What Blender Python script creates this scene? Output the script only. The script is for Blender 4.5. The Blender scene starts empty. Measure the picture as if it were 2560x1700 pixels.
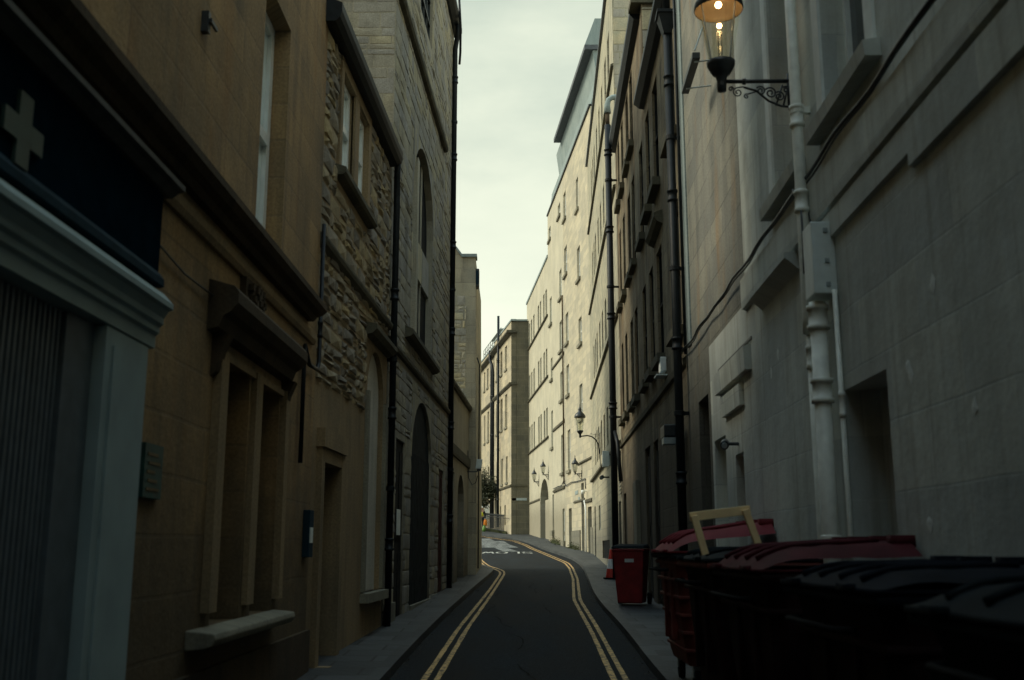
import bpy, bmesh, math, random
from mathutils import Vector
from math import radians, pi, sin, cos
random.seed(7)
scene = bpy.context.scene
COL = scene.collection
# ------------------------------------------------------------------ camera
cam = bpy.data.cameras.new('camera'); co = bpy.data.objects.new('camera', cam); COL.objects.link(co)
co.location = (0, 0, 1.55); co.rotation_euler = (radians(90) + math.atan(0.2), 0, 0)
cam.sensor_width = 36; cam.lens = 36.0 * 2600 / 2560; cam.clip_end = 2000; cam.clip_start = 0.05
cam.dof.use_dof = True; cam.dof.focus_distance = 34; cam.dof.aperture_fstop = 2.4
scene.camera = co
# ------------------------------------------------------------------ world / light
SUN_EL, SUN_AZ = radians(40), radians(-87)     # soft light from the left, a little behind the camera
w = bpy.data.worlds.new('World'); scene.world = w; w.use_nodes = True
nt = w.node_tree; nt.nodes.clear()
def N(t, typ, **kw):
    n = t.nodes.new(typ)
    for k, v in kw.items(): setattr(n, k, v)
    return n
sky = N(nt, 'ShaderNodeTexSky', sky_type='NISHITA', sun_disc=False, sun_elevation=SUN_EL, sun_rotation=SUN_AZ)
bg1 = N(nt, 'ShaderNodeBackground'); bg1.inputs[1].default_value = 0.05
nt.links.new(sky.outputs[0], bg1.inputs[0])
tc = N(nt, 'ShaderNodeTexCoord'); sp = N(nt, 'ShaderNodeSeparateXYZ'); nt.links.new(tc.outputs['Generated'], sp.inputs[0])
ns = N(nt, 'ShaderNodeTexNoise'); ns.inputs['Scale'].default_value = 2.1; ns.inputs['Detail'].default_value = 6; ns.inputs['Roughness'].default_value = 0.58
mp = N(nt, 'ShaderNodeMapping'); mp.inputs['Scale'].default_value = (1, 1, 2.6); mp.inputs['Location'].default_value = (2.3, 0.4, 0.9)
nt.links.new(tc.outputs['Generated'], mp.inputs[0]); nt.links.new(mp.outputs[0], ns.inputs[0])
ad = N(nt, 'ShaderNodeMath', operation='MULTIPLY_ADD'); ad.inputs[1].default_value = 0.66; nt.links.new(ns.outputs[0], ad.inputs[0]); nt.links.new(sp.outputs[2], ad.inputs[2])
ad2 = N(nt, 'ShaderNodeMath', operation='ADD'); ad2.inputs[1].default_value = -0.12; nt.links.new(ad.outputs[0], ad2.inputs[0])
cr = N(nt, 'ShaderNodeValToRGB'); nt.links.new(ad2.outputs[0], cr.inputs[0])
e = cr.color_ramp.elements
e[0].position = 0.22; e[0].color = (0.60, 0.60, 0.485, 1)
e[1].position = 1.10; e[1].color = (0.42, 0.57, 0.66, 1)
for p_, c_ in ((0.40, (0.54, 0.56, 0.445, 1)), (0.55, (0.47, 0.50, 0.40, 1)), (0.70, (0.34, 0.385, 0.32, 1)), (0.84, (0.36, 0.44, 0.42, 1))):
    x = e.new(p_); x.color = c_
bg2 = N(nt, 'ShaderNodeBackground'); bg2.inputs[1].default_value = 0.95; nt.links.new(cr.outputs[0], bg2.inputs[0])
mx = N(nt, 'ShaderNodeMixShader'); mx.inputs[0].default_value = 0.92
nt.links.new(bg1.outputs[0], mx.inputs[1]); nt.links.new(bg2.outputs[0], mx.inputs[2])
wo = N(nt, 'ShaderNodeOutputWorld'); nt.links.new(mx.outputs[0], wo.inputs[0])
sl = bpy.data.lights.new('sun', 'SUN'); sl.energy = 1.5; sl.angle = radians(24); sl.color = (1.0, 0.91, 0.70)
so = bpy.data.objects.new('sun', sl); COL.objects.link(so)
d = Vector((sin(SUN_AZ) * cos(SUN_EL), cos(SUN_AZ) * cos(SUN_EL), sin(SUN_EL)))
so.rotation_euler = d.to_track_quat('Z', 'Y').to_euler()
scene.render.engine = 'CYCLES'
scene.view_settings.view_transform = 'Standard'; scene.view_settings.look = 'None'
scene.view_settings.exposure = 1.05; scene.view_settings.gamma = 1
scene.cycles.max_bounces = 6; scene.cycles.diffuse_bounces = 4
# ------------------------------------------------------------------ materials
def newmat(name):
    m = bpy.data.materials.new(name); m.use_nodes = True; t = m.node_tree
    return m, t, t.nodes['Principled BSDF']
def simple(name, col, rough=0.6, metal=0.0, spec=0.5, var=0.25, scale=9, emit=None, bump=0.15, coat=0):
    m, t, b = newmat(name)
    b.inputs['Roughness'].default_value = rough; b.inputs['Metallic'].default_value = metal
    b.inputs['Specular IOR Level'].default_value = spec
    tcn = N(t, 'ShaderNodeTexCoord'); no = N(t, 'ShaderNodeTexNoise'); no.inputs['Scale'].default_value = scale; no.inputs['Detail'].default_value = 5
    t.links.new(tcn.outputs['Object'], no.inputs[0])
    r = N(t, 'ShaderNodeValToRGB'); t.links.new(no.outputs[0], r.inputs[0])
    r.color_ramp.elements[0].position = 0.3; r.color_ramp.elements[1].position = 0.7
    r.color_ramp.elements[0].color = tuple(c * (1 - var) for c in col) + (1,)
    r.color_ramp.elements[1].color = tuple(min(1, c * (1 + var)) for c in col) + (1,)
    t.links.new(r.outputs[0], b.inputs['Base Color'])
    if bump:
        bp = N(t, 'ShaderNodeBump'); bp.inputs['Strength'].default_value = bump; bp.inputs['Distance'].default_value = 0.01
        t.links.new(no.outputs[0], bp.inputs['Height']); t.links.new(bp.outputs[0], b.inputs['Normal'])
    if emit:
        b.inputs['Emission Color'].default_value = emit[0] + (1,); b.inputs['Emission Strength'].default_value = emit[1]
    return m
def wallmat(name, c1, c2, stain=(0.1, 0.09, 0.07), stain_amt=0.5, brick=None, mortar=(0.12, 0.1, 0.08), mortar_amt=0.6, msize=0.012,
            bump=0.3, bdist=0.02, island=0.0, patch=1.0, rust=None, low=None, lowz=1.0, grain=0.28, blotch=0.22):
    """masonry or render: mottled patches, vertical rain streaks, optional coursing"""
    m, t, b = newmat(name); L = t.links.new
    b.inputs['Roughness'].default_value = 0.93; b.inputs['Specular IOR Level'].default_value = 0.2
    tcn = N(t, 'ShaderNodeTexCoord'); s = N(t, 'ShaderNodeSeparateXYZ'); L(tcn.outputs['Object'], s.inputs[0])
    a = N(t, 'ShaderNodeMath', operation='ADD'); L(s.outputs[0], a.inputs[0]); L(s.outputs[1], a.inputs[1])
    cb = N(t, 'ShaderNodeCombineXYZ'); L(a.outputs[0], cb.inputs[0]); L(s.outputs[2], cb.inputs[1])
    def noise(sc, det=4, scale3=(1, 1, 1), rough=0.55):
        mpn = N(t, 'ShaderNodeMapping'); mpn.inputs['Scale'].default_value = scale3; L(cb.outputs[0], mpn.inputs[0])
        n = N(t, 'ShaderNodeTexNoise'); n.inputs['Scale'].default_value = sc; n.inputs['Detail'].default_value = det; n.inputs['Roughness'].default_value = rough
        L(mpn.outputs[0], n.inputs[0]); return n.outputs[0]
    def ramp(src, a0, a1, v0=0.0, v1=1.0):
        r = N(t, 'ShaderNodeMapRange'); r.inputs[1].default_value = a0; r.inputs[2].default_value = a1
        r.inputs[3].default_value = v0; r.inputs[4].default_value = v1; L(src, r.inputs[0]); return r.outputs[0]
    def mix(f, A, B, mode='MIX'):
        n = N(t, 'ShaderNodeMix', data_type='RGBA', blend_type=mode)
        for i, v in ((0, f), (6, A), (7, B)):
            if isinstance(v, (int, float)): n.inputs[i].default_value = v
            elif isinstance(v, tuple): n.inputs[i].default_value = v + (1,)
            else: L(v, n.inputs[i])
        return n.outputs[2]
    big = noise(0.9 * patch, 5); fine = noise(38, 3); mid = noise(6, 5)
    col = mix(ramp(big, 0.35, 0.65), c1, c2)
    if island:
        g = N(t, 'ShaderNodeNewGeometry')
        hs = N(t, 'ShaderNodeHueSaturation'); L(col, hs.inputs['Color']); L(ramp(g.outputs['Random Per Island'], 0, 1, 1 - island, 1 + island), hs.inputs['Value'])
        L(ramp(g.outputs['Random Per Island'], 0.2, 0.9, 0.6, 1.35), hs.inputs['Saturation']); col = hs.outputs[0]
    height = mid
    if brick:
        bt = N(t, 'ShaderNodeTexBrick'); bt.inputs['Scale'].default_value = 1.0
        bt.inputs['Brick Width'].default_value = brick[0]; bt.inputs['Row Height'].default_value = brick[1]
        bt.inputs['Mortar Size'].default_value = msize; bt.inputs['Mortar Smooth'].default_value = 0.2
        bt.inputs['Color1'].default_value = (0.78, 0.78, 0.78, 1); bt.inputs['Color2'].default_value = (1.12, 1.08, 1.0, 1); bt.inputs['Mortar'].default_value = (1, 1, 1, 1)
        wv = N(t, 'ShaderNodeVectorMath', operation='MULTIPLY_ADD'); L(noise(1.3, 2), wv.inputs[0]); wv.inputs[1].default_value = (0.05, 0.03, 0); L(cb.outputs[0], wv.inputs[2])
        L(wv.outputs[0], bt.inputs[0])
        col = mix(0.85, col, bt.outputs['Color'], 'MULTIPLY')
        mf = N(t, 'ShaderNodeMath', operation='MULTIPLY'); L(bt.outputs['Fac'], mf.inputs[0]); L(ramp(noise(2.2, 3), 0.35, 0.6, mortar_amt * 0.35, mortar_amt), mf.inputs[1])
        col = mix(mf.outputs[0], col, mortar)
        hm = N(t, 'ShaderNodeMath', operation='MULTIPLY_ADD'); L(bt.outputs['Fac'], hm.inputs[0]); hm.inputs[1].default_value = -0.8; L(mid, hm.inputs[2]); height = hm.outputs[0]
    streak = noise(1.0, 5, (3.2, 0.28, 1), 0.62); st2 = noise(1.7, 6, (1.0, 0.6, 1), 0.65)
    mm = N(t, 'ShaderNodeMath', operation='MULTIPLY'); L(ramp(streak, 0.42, 0.68), mm.inputs[0]); L(ramp(st2, 0.36, 0.6), mm.inputs[1])
    ms = N(t, 'ShaderNodeMath', operation='MULTIPLY'); L(mm.outputs[0], ms.inputs[0]); ms.inputs[1].default_value = stain_amt
    col = mix(ms.outputs[0], col, stain)
    if rust:
        col = mix(ramp(noise(1.0, 4, (2.6, 0.35, 1)), 0.55, 0.72, 0, 0.6), col, rust)
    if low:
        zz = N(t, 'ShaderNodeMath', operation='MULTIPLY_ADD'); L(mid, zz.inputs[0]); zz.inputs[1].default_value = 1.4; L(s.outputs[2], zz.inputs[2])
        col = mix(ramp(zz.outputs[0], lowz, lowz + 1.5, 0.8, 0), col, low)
    col = mix(ramp(fine, 0.35, 0.65, 0.0, grain), col, (0.0, 0.0, 0.0))
    col = mix(ramp(noise(0.55, 7, (1, 1, 1), 0.68), 0.38, 0.62, 0.0, blotch), col, tuple(x * 0.35 for x in c2))
    drip = noise(1.0, 4, (7.5, 0.16, 1), 0.6); col = mix(ramp(drip, 0.56, 0.70, 0.0, blotch * 1.5), col, stain)
    L(col, b.inputs['Base Color'])
    fh = N(t, 'ShaderNodeMath', operation='MULTIPLY_ADD'); L(fine, fh.inputs[0]); fh.inputs[1].default_value = grain; L(height, fh.inputs[2])
    bp = N(t, 'ShaderNodeBump'); bp.inputs['Strength'].default_value = bump; bp.inputs['Distance'].default_value = bdist
    L(fh.outputs[0], bp.inputs['Height']); L(bp.outputs[0], b.inputs['Normal'])
    return m
M = {}
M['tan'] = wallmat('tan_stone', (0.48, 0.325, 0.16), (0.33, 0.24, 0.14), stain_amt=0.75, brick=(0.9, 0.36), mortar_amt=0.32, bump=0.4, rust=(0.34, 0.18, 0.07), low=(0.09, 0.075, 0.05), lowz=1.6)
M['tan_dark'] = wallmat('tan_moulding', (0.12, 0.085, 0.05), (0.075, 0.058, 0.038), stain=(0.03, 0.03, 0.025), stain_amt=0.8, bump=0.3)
M['rubble'] = wallmat('rubble_stone', (0.42, 0.35, 0.23), (0.33, 0.29, 0.21), stain_amt=0.4, bump=0.7, island=0.28, patch=2)
M['mortar'] = wallmat('old_mortar', (0.13, 0.10, 0.065), (0.09, 0.075, 0.05), stain_amt=0.3, bump=0.5)
M['tansmooth'] = wallmat('dressed_tan_stone', (0.40, 0.29, 0.16), (0.30, 0.23, 0.14), stain_amt=0.6, bump=0.25)
M['ashgrey'] = wallmat('grey_ashlar', (0.50, 0.455, 0.345), (0.39, 0.36, 0.28), stain_amt=0.6, bump=0.5, island=0.14, patch=1.4)
M['ashflat'] = wallmat('grey_ashlar_flat', (0.42, 0.37, 0.26), (0.34, 0.32, 0.24), stain_amt=0.45, brick=(0.75, 0.32), mortar_amt=0.5, bump=0.4)
M['gable'] = wallmat('gable_rubble', (0.66, 0.58, 0.42), (0.52, 0.49, 0.38), stain_amt=0.35, bump=0.5, island=0.22, patch=3)
M['gableflat'] = wallmat('gable_ashlar', (0.64, 0.57, 0.42), (0.47, 0.45, 0.36), stain_amt=0.5, brick=(0.9, 0.42), mortar_amt=0.45, bump=0.4)
M['render_grey'] = wallmat('old_render', (0.50, 0.45, 0.34), (0.42, 0.385, 0.29), stain_amt=0.45, bump=0.4, low=(0.1, 0.085, 0.06), lowz=1.0)
M['painted'] = wallmat('painted_render', (0.72, 0.77, 0.735), (0.61, 0.66, 0.63), stain=(0.27, 0.25, 0.19), stain_amt=0.5, brick=(1.1, 0.42), mortar=(0.33, 0.34, 0.32), mortar_amt=0.45, msize=0.006, bump=0.35, grain=0.07, blotch=0.3)
M['paintpale'] = simple('white_masonry_paint', (0.76, 0.80, 0.76), 0.8, var=0.08, spec=0.2)
M['nichewhite'] = wallmat('old_pale_panel', (0.74, 0.70, 0.58), (0.62, 0.59, 0.49), stain_amt=0.4, bump=0.1)
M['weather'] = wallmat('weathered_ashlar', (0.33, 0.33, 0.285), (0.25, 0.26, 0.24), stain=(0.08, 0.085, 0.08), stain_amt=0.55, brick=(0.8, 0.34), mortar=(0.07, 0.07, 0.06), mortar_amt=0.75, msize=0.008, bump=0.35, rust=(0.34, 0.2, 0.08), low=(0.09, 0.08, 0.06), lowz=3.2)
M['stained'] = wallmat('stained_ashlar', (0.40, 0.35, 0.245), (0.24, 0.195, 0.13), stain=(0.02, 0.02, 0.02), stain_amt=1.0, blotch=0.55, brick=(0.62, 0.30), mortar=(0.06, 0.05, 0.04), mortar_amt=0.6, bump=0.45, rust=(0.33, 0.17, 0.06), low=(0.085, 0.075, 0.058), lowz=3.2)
M['pale'] = wallmat('pale_ashlar', (0.56, 0.52, 0.39), (0.47, 0.46, 0.36), stain_amt=0.25, brick=(0.7, 0.26), mortar=(0.2, 0.19, 0.16), mortar_amt=0.7, msize=0.016, bump=0.4, low=(0.14, 0.14, 0.12), lowz=1.6)
M['cream'] = wallmat('cream_render', (0.68, 0.63, 0.48), (0.61, 0.575, 0.45), stain=(0.3, 0.3, 0.24), stain_amt=0.3, bump=0.15, low=(0.3, 0.27, 0.2), lowz=2.2)
M['cream2'] = wallmat('cream_ashlar', (0.66, 0.605, 0.46), (0.60, 0.56, 0.44), stain=(0.27, 0.27, 0.22), stain_amt=0.2, brick=(0.75, 0.30), mortar=(0.25, 0.23, 0.19), mortar_amt=0.45, msize=0.014, bump=0.3)
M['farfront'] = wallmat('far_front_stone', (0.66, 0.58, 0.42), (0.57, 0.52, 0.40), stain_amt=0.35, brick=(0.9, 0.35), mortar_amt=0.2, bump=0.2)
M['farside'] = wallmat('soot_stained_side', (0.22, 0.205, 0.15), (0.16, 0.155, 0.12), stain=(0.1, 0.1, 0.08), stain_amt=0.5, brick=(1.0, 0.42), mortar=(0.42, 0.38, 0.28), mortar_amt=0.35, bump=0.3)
M['zinc'] = wallmat('zinc_cladding', (0.36, 0.43, 0.42), (0.30, 0.37, 0.37), stain=(0.2, 0.25, 0.25), stain_amt=0.5, bump=0.1)
M['slate'] = simple('roof_slate', (0.07, 0.08, 0.09), 0.6, var=0.3)
M['ledge'] = wallmat('mossy_ledge_stone', (0.16, 0.145, 0.1), (0.11, 0.105, 0.08), stain=(0.04, 0.045, 0.03), stain_amt=0.7, bump=0.5)
M['sill'] = wallmat('sill_stone', (0.34, 0.32, 0.24), (0.24, 0.23, 0.18), stain_amt=0.4, bump=0.3)
M['white'] = simple('white_gloss_paint', (0.85, 0.89, 0.87), 0.2, spec=0.8, var=0.06)
M['ironblack'] = simple('black_iron', (0.02, 0.026, 0.03), 0.4, var=0.35, scale=25)
M['pipe'] = simple('dark_painted_pipe', (0.008, 0.012, 0.015), 0.5, spec=0.25, var=0.35, scale=14)
M['whitepipe'] = simple('cream_painted_pipe', (0.80, 0.82, 0.74), 0.45, var=0.12, scale=12)
M['glass'] = simple('window_glass', (0.03, 0.04, 0.045), 0.06, var=0.3, spec=0.8, bump=0)
M['skypane'] = simple('pale_reflection_glass', (0.62, 0.72, 0.71), 0.04, spec=1.0, var=0.12, scale=3, bump=0)  # pale base colour imitates sky reflected in the left-hand panes
M['glassdim'] = simple('dusty_window_glass', (0.025, 0.03, 0.03), 0.3, var=0.4, spec=0.4, bump=0)
M['dark'] = simple('dark_timber', (0.014, 0.016, 0.017), 0.8, spec=0.1, var=0.4)
M['gate'] = simple('faded_teal_timber', (0.013, 0.020, 0.023), 0.85, spec=0.08, var=0.5, scale=5)
M['oxblood'] = simple('oxblood_door', (0.045, 0.010, 0.010), 0.8, spec=0.1, var=0.4)
M['doorpale'] = simple('pale_blue_door', (0.45, 0.52, 0.52), 0.5, var=0.1)
M['navy'] = simple('navy_fascia', (0.004, 0.014, 0.024), 0.95, spec=0.0, var=0.2, bump=0)
M['navylite'] = simple('navy_moulding', (0.012, 0.034, 0.05), 0.8, spec=0.1, var=0.2)
M['shopgrey'] = simple('blue_grey_shop_paint', (0.27, 0.35, 0.355), 0.7, spec=0.2, var=0.10, scale=4)
M['shutter'] = simple('roller_shutter', (0.10, 0.125, 0.14), 0.5, var=0.2)
M['capgrey'] = simple('shop_cap_lead', (0.05, 0.05, 0.045), 0.7, var=0.3)
M['crossg'] = simple('sign_green', (0.03, 0.065, 0.055), 0.5, var=0.15)
M['plaqueg'] = simple('plaque_green', (0.01, 0.06, 0.055), 0.5, var=0.3)
M['gold'] = simple('faded_gold', (0.10, 0.07, 0.025), 0.5, var=0.3)
M['boxwhite'] = simple('pale_box', (0.72, 0.80, 0.78), 0.45, var=0.08)
M['metalgrey'] = simple('galvanised', (0.35, 0.42, 0.44), 0.4, metal=0.4, var=0.15)
M['red'] = simple('red_bin_plastic', (0.20, 0.010, 0.012), 0.6, var=0.3, scale=6)
M['redlid'] = simple('red_lid_plastic', (0.15, 0.022, 0.028), 0.7, spec=0.15, var=0.25, scale=5)
M['redbrown'] = simple('faded_red_plastic', (0.13, 0.018, 0.011), 0.7, var=0.4, scale=5)
M['maroon'] = simple('dirty_maroon_lid', (0.05, 0.008, 0.011), 0.75, spec=0.12, var=0.45, scale=5)
M['binblack'] = simple('black_bin_plastic', (0.008, 0.012, 0.014), 0.8, spec=0.08, var=0.4, scale=6)
M['binblue'] = simple('blue_black_plastic', (0.005, 0.007, 0.011), 0.8, spec=0.08, var=0.4, scale=6)
M['bindark'] = simple('dark_red_black_plastic', (0.016, 0.008, 0.008), 0.8, spec=0.1, var=0.5, scale=4)
M['rubber'] = simple('rubber', (0.008, 0.008, 0.008), 0.9, spec=0.05)
M['wood'] = simple('pine_wood', (0.98, 0.70, 0.37), 0.6, var=0.12, scale=7)
M['orange'] = simple('orange_plastic', (0.75, 0.08, 0.03), 0.5, var=0.1)
M['conered'] = simple('cone_red', (0.40, 0.022, 0.012), 0.5, var=0.15)
M['reflwhite'] = simple('reflective_white', (0.6, 0.66, 0.68), 0.4, var=0.08)
M['yellow'] = simple('hi_vis_yellow', (0.75, 0.75, 0.04), 0.6, var=0.1)
M['hiorange'] = simple('hi_vis_orange', (0.9, 0.28, 0.02), 0.6, var=0.1)
M['green'] = simple('green_plastic', (0.12, 0.25, 0.05), 0.5)
M['cloth'] = simple('dark_cloth', (0.02, 0.028, 0.035), 0.9)
M['skin'] = simple('skin', (0.5, 0.3, 0.22), 0.6, var=0.05)
M['helmet'] = simple('white_helmet', (0.75, 0.78, 0.75), 0.3, var=0.03)
M['leaf'] = simple('leaf_green', (0.028, 0.036, 0.014), 0.7, var=0.6, scale=3)
M['moss'] = simple('moss_green', (0.05, 0.06, 0.018), 0.9, var=0.5, scale=5)
M['bark'] = simple('bark', (0.05, 0.04, 0.03), 0.9)
M['bulb_and_glint'] = simple('lit_bulb_and_glint', (1, 0.8, 0.5), 0.5, emit=((1.0, 0.62, 0.26), 12.0), bump=0)
M['hoodin'] = simple('lamp_hood_inside', (0.25, 0.2, 0.14), 0.45, var=0.1)
def clear_glass():
    m, t, b = newmat('lantern_glass'); t.nodes.remove(b)
    o = t.nodes['Material Output']; tr = N(t, 'ShaderNodeBsdfTransparent'); gl = N(t, 'ShaderNodeBsdfGlossy'); gl.inputs['Roughness'].default_value = 0.12
    fr_ = N(t, 'ShaderNodeValue'); fr_.outputs[0].default_value = 0.06
    tr.inputs[0].default_value = (0.93, 0.94, 0.9, 1)
    x = N(t, 'ShaderNodeMixShader'); t.links.new(fr_.outputs[0], x.inputs[0]); t.links.new(tr.outputs[0], x.inputs[1]); t.links.new(gl.outputs[0], x.inputs[2]); t.links.new(x.outputs[0], o.inputs[0])
    return m
M['clear'] = clear_glass()
def asphalt(name, c, sc=1.0, wet=0.6):
    m, t, b = newmat(name); L = t.links.new
    tcn = N(t, 'ShaderNodeTexCoord')
    n1 = N(t, 'ShaderNodeTexNoise'); n1.inputs['Scale'].default_value = 42; n1.inputs['Detail'].default_value = 5; n1.inputs['Roughness'].default_value = 0.85
    n2 = N(t, 'ShaderNodeTexNoise'); n2.inputs['Scale'].default_value = 0.8 * sc; n2.inputs['Detail'].default_value = 8; n2.inputs['Roughness'].default_value = 0.68
    mp_ = N(t, 'ShaderNodeMapping'); mp_.inputs['Scale'].default_value = (2.2, 0.5, 1); L(tcn.outputs['Object'], mp_.inputs[0]); L(mp_.outputs[0], n2.inputs[0]); L(tcn.outputs['Object'], n1.inputs[0])
    r = N(t, 'ShaderNodeValToRGB'); L(n2.outputs[0], r.inputs[0])
    r.color_ramp.elements[0].position = 0.32; r.color_ramp.elements[0].color = tuple(x * 0.35 for x in c) + (1,)
    r.color_ramp.elements[1].position = 0.7; r.color_ramp.elements[1].color = tuple(x * 1.9 for x in c) + (1,)
    mxn = N(t, 'ShaderNodeMix', data_type='RGBA', blend_type='OVERLAY'); mxn.inputs[0].default_value = 1.0; nr = N(t, 'ShaderNodeMapRange'); nr.inputs[1].default_value = 0.38; nr.inputs[2].default_value = 0.62; L(n1.outputs[0], nr.inputs[0]); L(r.outputs[0], mxn.inputs[6]); L(nr.outputs[0], mxn.inputs[7])
    L(mxn.outputs[2], b.inputs['Base Color'])
    rr = N(t, 'ShaderNodeMapRange'); rr.inputs[1].default_value = 0.3; rr.inputs[2].default_value = 0.7; rr.inputs[3].default_value = wet; rr.inputs[4].default_value = 0.95; L(n2.outputs[0], rr.inputs[0]); L(rr.outputs[0], b.inputs['Roughness'])
    b.inputs['Specular IOR Level'].default_value = 0.12
    bp = N(t, 'ShaderNodeBump'); bp.inputs['Strength'].default_value = 0.5; bp.inputs['Distance'].default_value = 0.01; L(n1.outputs[0], bp.inputs['Height']); L(bp.outputs[0], b.inputs['Normal'])
    return m
M['road'] = asphalt('asphalt', (0.011, 0.0145, 0.017), wet=0.75)
M['roadold'] = asphalt('old_asphalt', (0.12, 0.13, 0.13), wet=0.6)
M['roadmid'] = asphalt('patched_asphalt', (0.0145, 0.018, 0.021), wet=0.6)
M['kerb'] = asphalt('kerb_stone', (0.05, 0.057, 0.062), 4, wet=0.6)
M['earth'] = asphalt('ground_earth', (0.06, 0.06, 0.055))
def paint(name, c):
    m, t, b = newmat(name); L = t.links.new
    tcn = N(t, 'ShaderNodeTexCoord'); n = N(t, 'ShaderNodeTexNoise'); n.inputs['Scale'].default_value = 14; n.inputs['Detail'].default_value = 6; n.inputs['Roughness'].default_value = 0.7; L(tcn.outputs['Object'], n.inputs[0])
    r = N(t, 'ShaderNodeValToRGB'); L(n.outputs[0], r.inputs[0]); r.color_ramp.elements[0].position = 0.41; r.color_ramp.elements[0].color = (0.03, 0.03, 0.03, 1)
    r.color_ramp.elements[1].position = 0.53; r.color_ramp.elements[1].color = c + (1,); L(r.outputs[0], b.inputs['Base Color']); b.inputs['Roughness'].default_value = 0.7
    return m
M['yline'] = paint('yellow_road_paint', (0.66, 0.42, 0.15))
M['wline'] = paint('white_road_paint', (0.6, 0.62, 0.58))
def paving(nm='paving_slabs', bw=0.75, rh=0.5):
    m = wallmat(nm, (0.055, 0.062, 0.066), (0.04, 0.047, 0.05), stain=(0.03, 0.03, 0.03), stain_amt=0.5, bump=0.4)
    t = m.node_tree; L = t.links.new; b = t.nodes['Principled BSDF']
    src = b.inputs['Base Color'].links[0].from_socket
    tcn = N(t, 'ShaderNodeTexCoord'); bt = N(t, 'ShaderNodeTexBrick'); bt.inputs['Scale'].default_value = 1; bt.inputs['Brick Width'].default_value = bw; bt.inputs['Row Height'].default_value = rh
    bt.inputs['Mortar Size'].default_value = 0.016; bt.inputs['Color1'].default_value = (0.6, 0.62, 0.63, 1); bt.inputs['Color2'].default_value = (1.5, 1.5, 1.45, 1); bt.inputs['Mortar'].default_value = (0.15, 0.15, 0.15, 1)
    L(tcn.outputs['Object'], bt.inputs[0])
    x = N(t, 'ShaderNodeMix', data_type='RGBA', blend_type='MULTIPLY'); x.inputs[0].default_value = 1; L(src, x.inputs[6]); L(bt.outputs[0], x.inputs[7]); L(x.outputs[2], b.inputs['Base Color'])
    b.inputs['Roughness'].default_value = 0.6; b.inputs['Specular IOR Level'].default_value = 0.4
    return m
M['paving'] = paving(); M['kerb'] = paving('kerb_stones', 7.0, 0.92)
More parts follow.
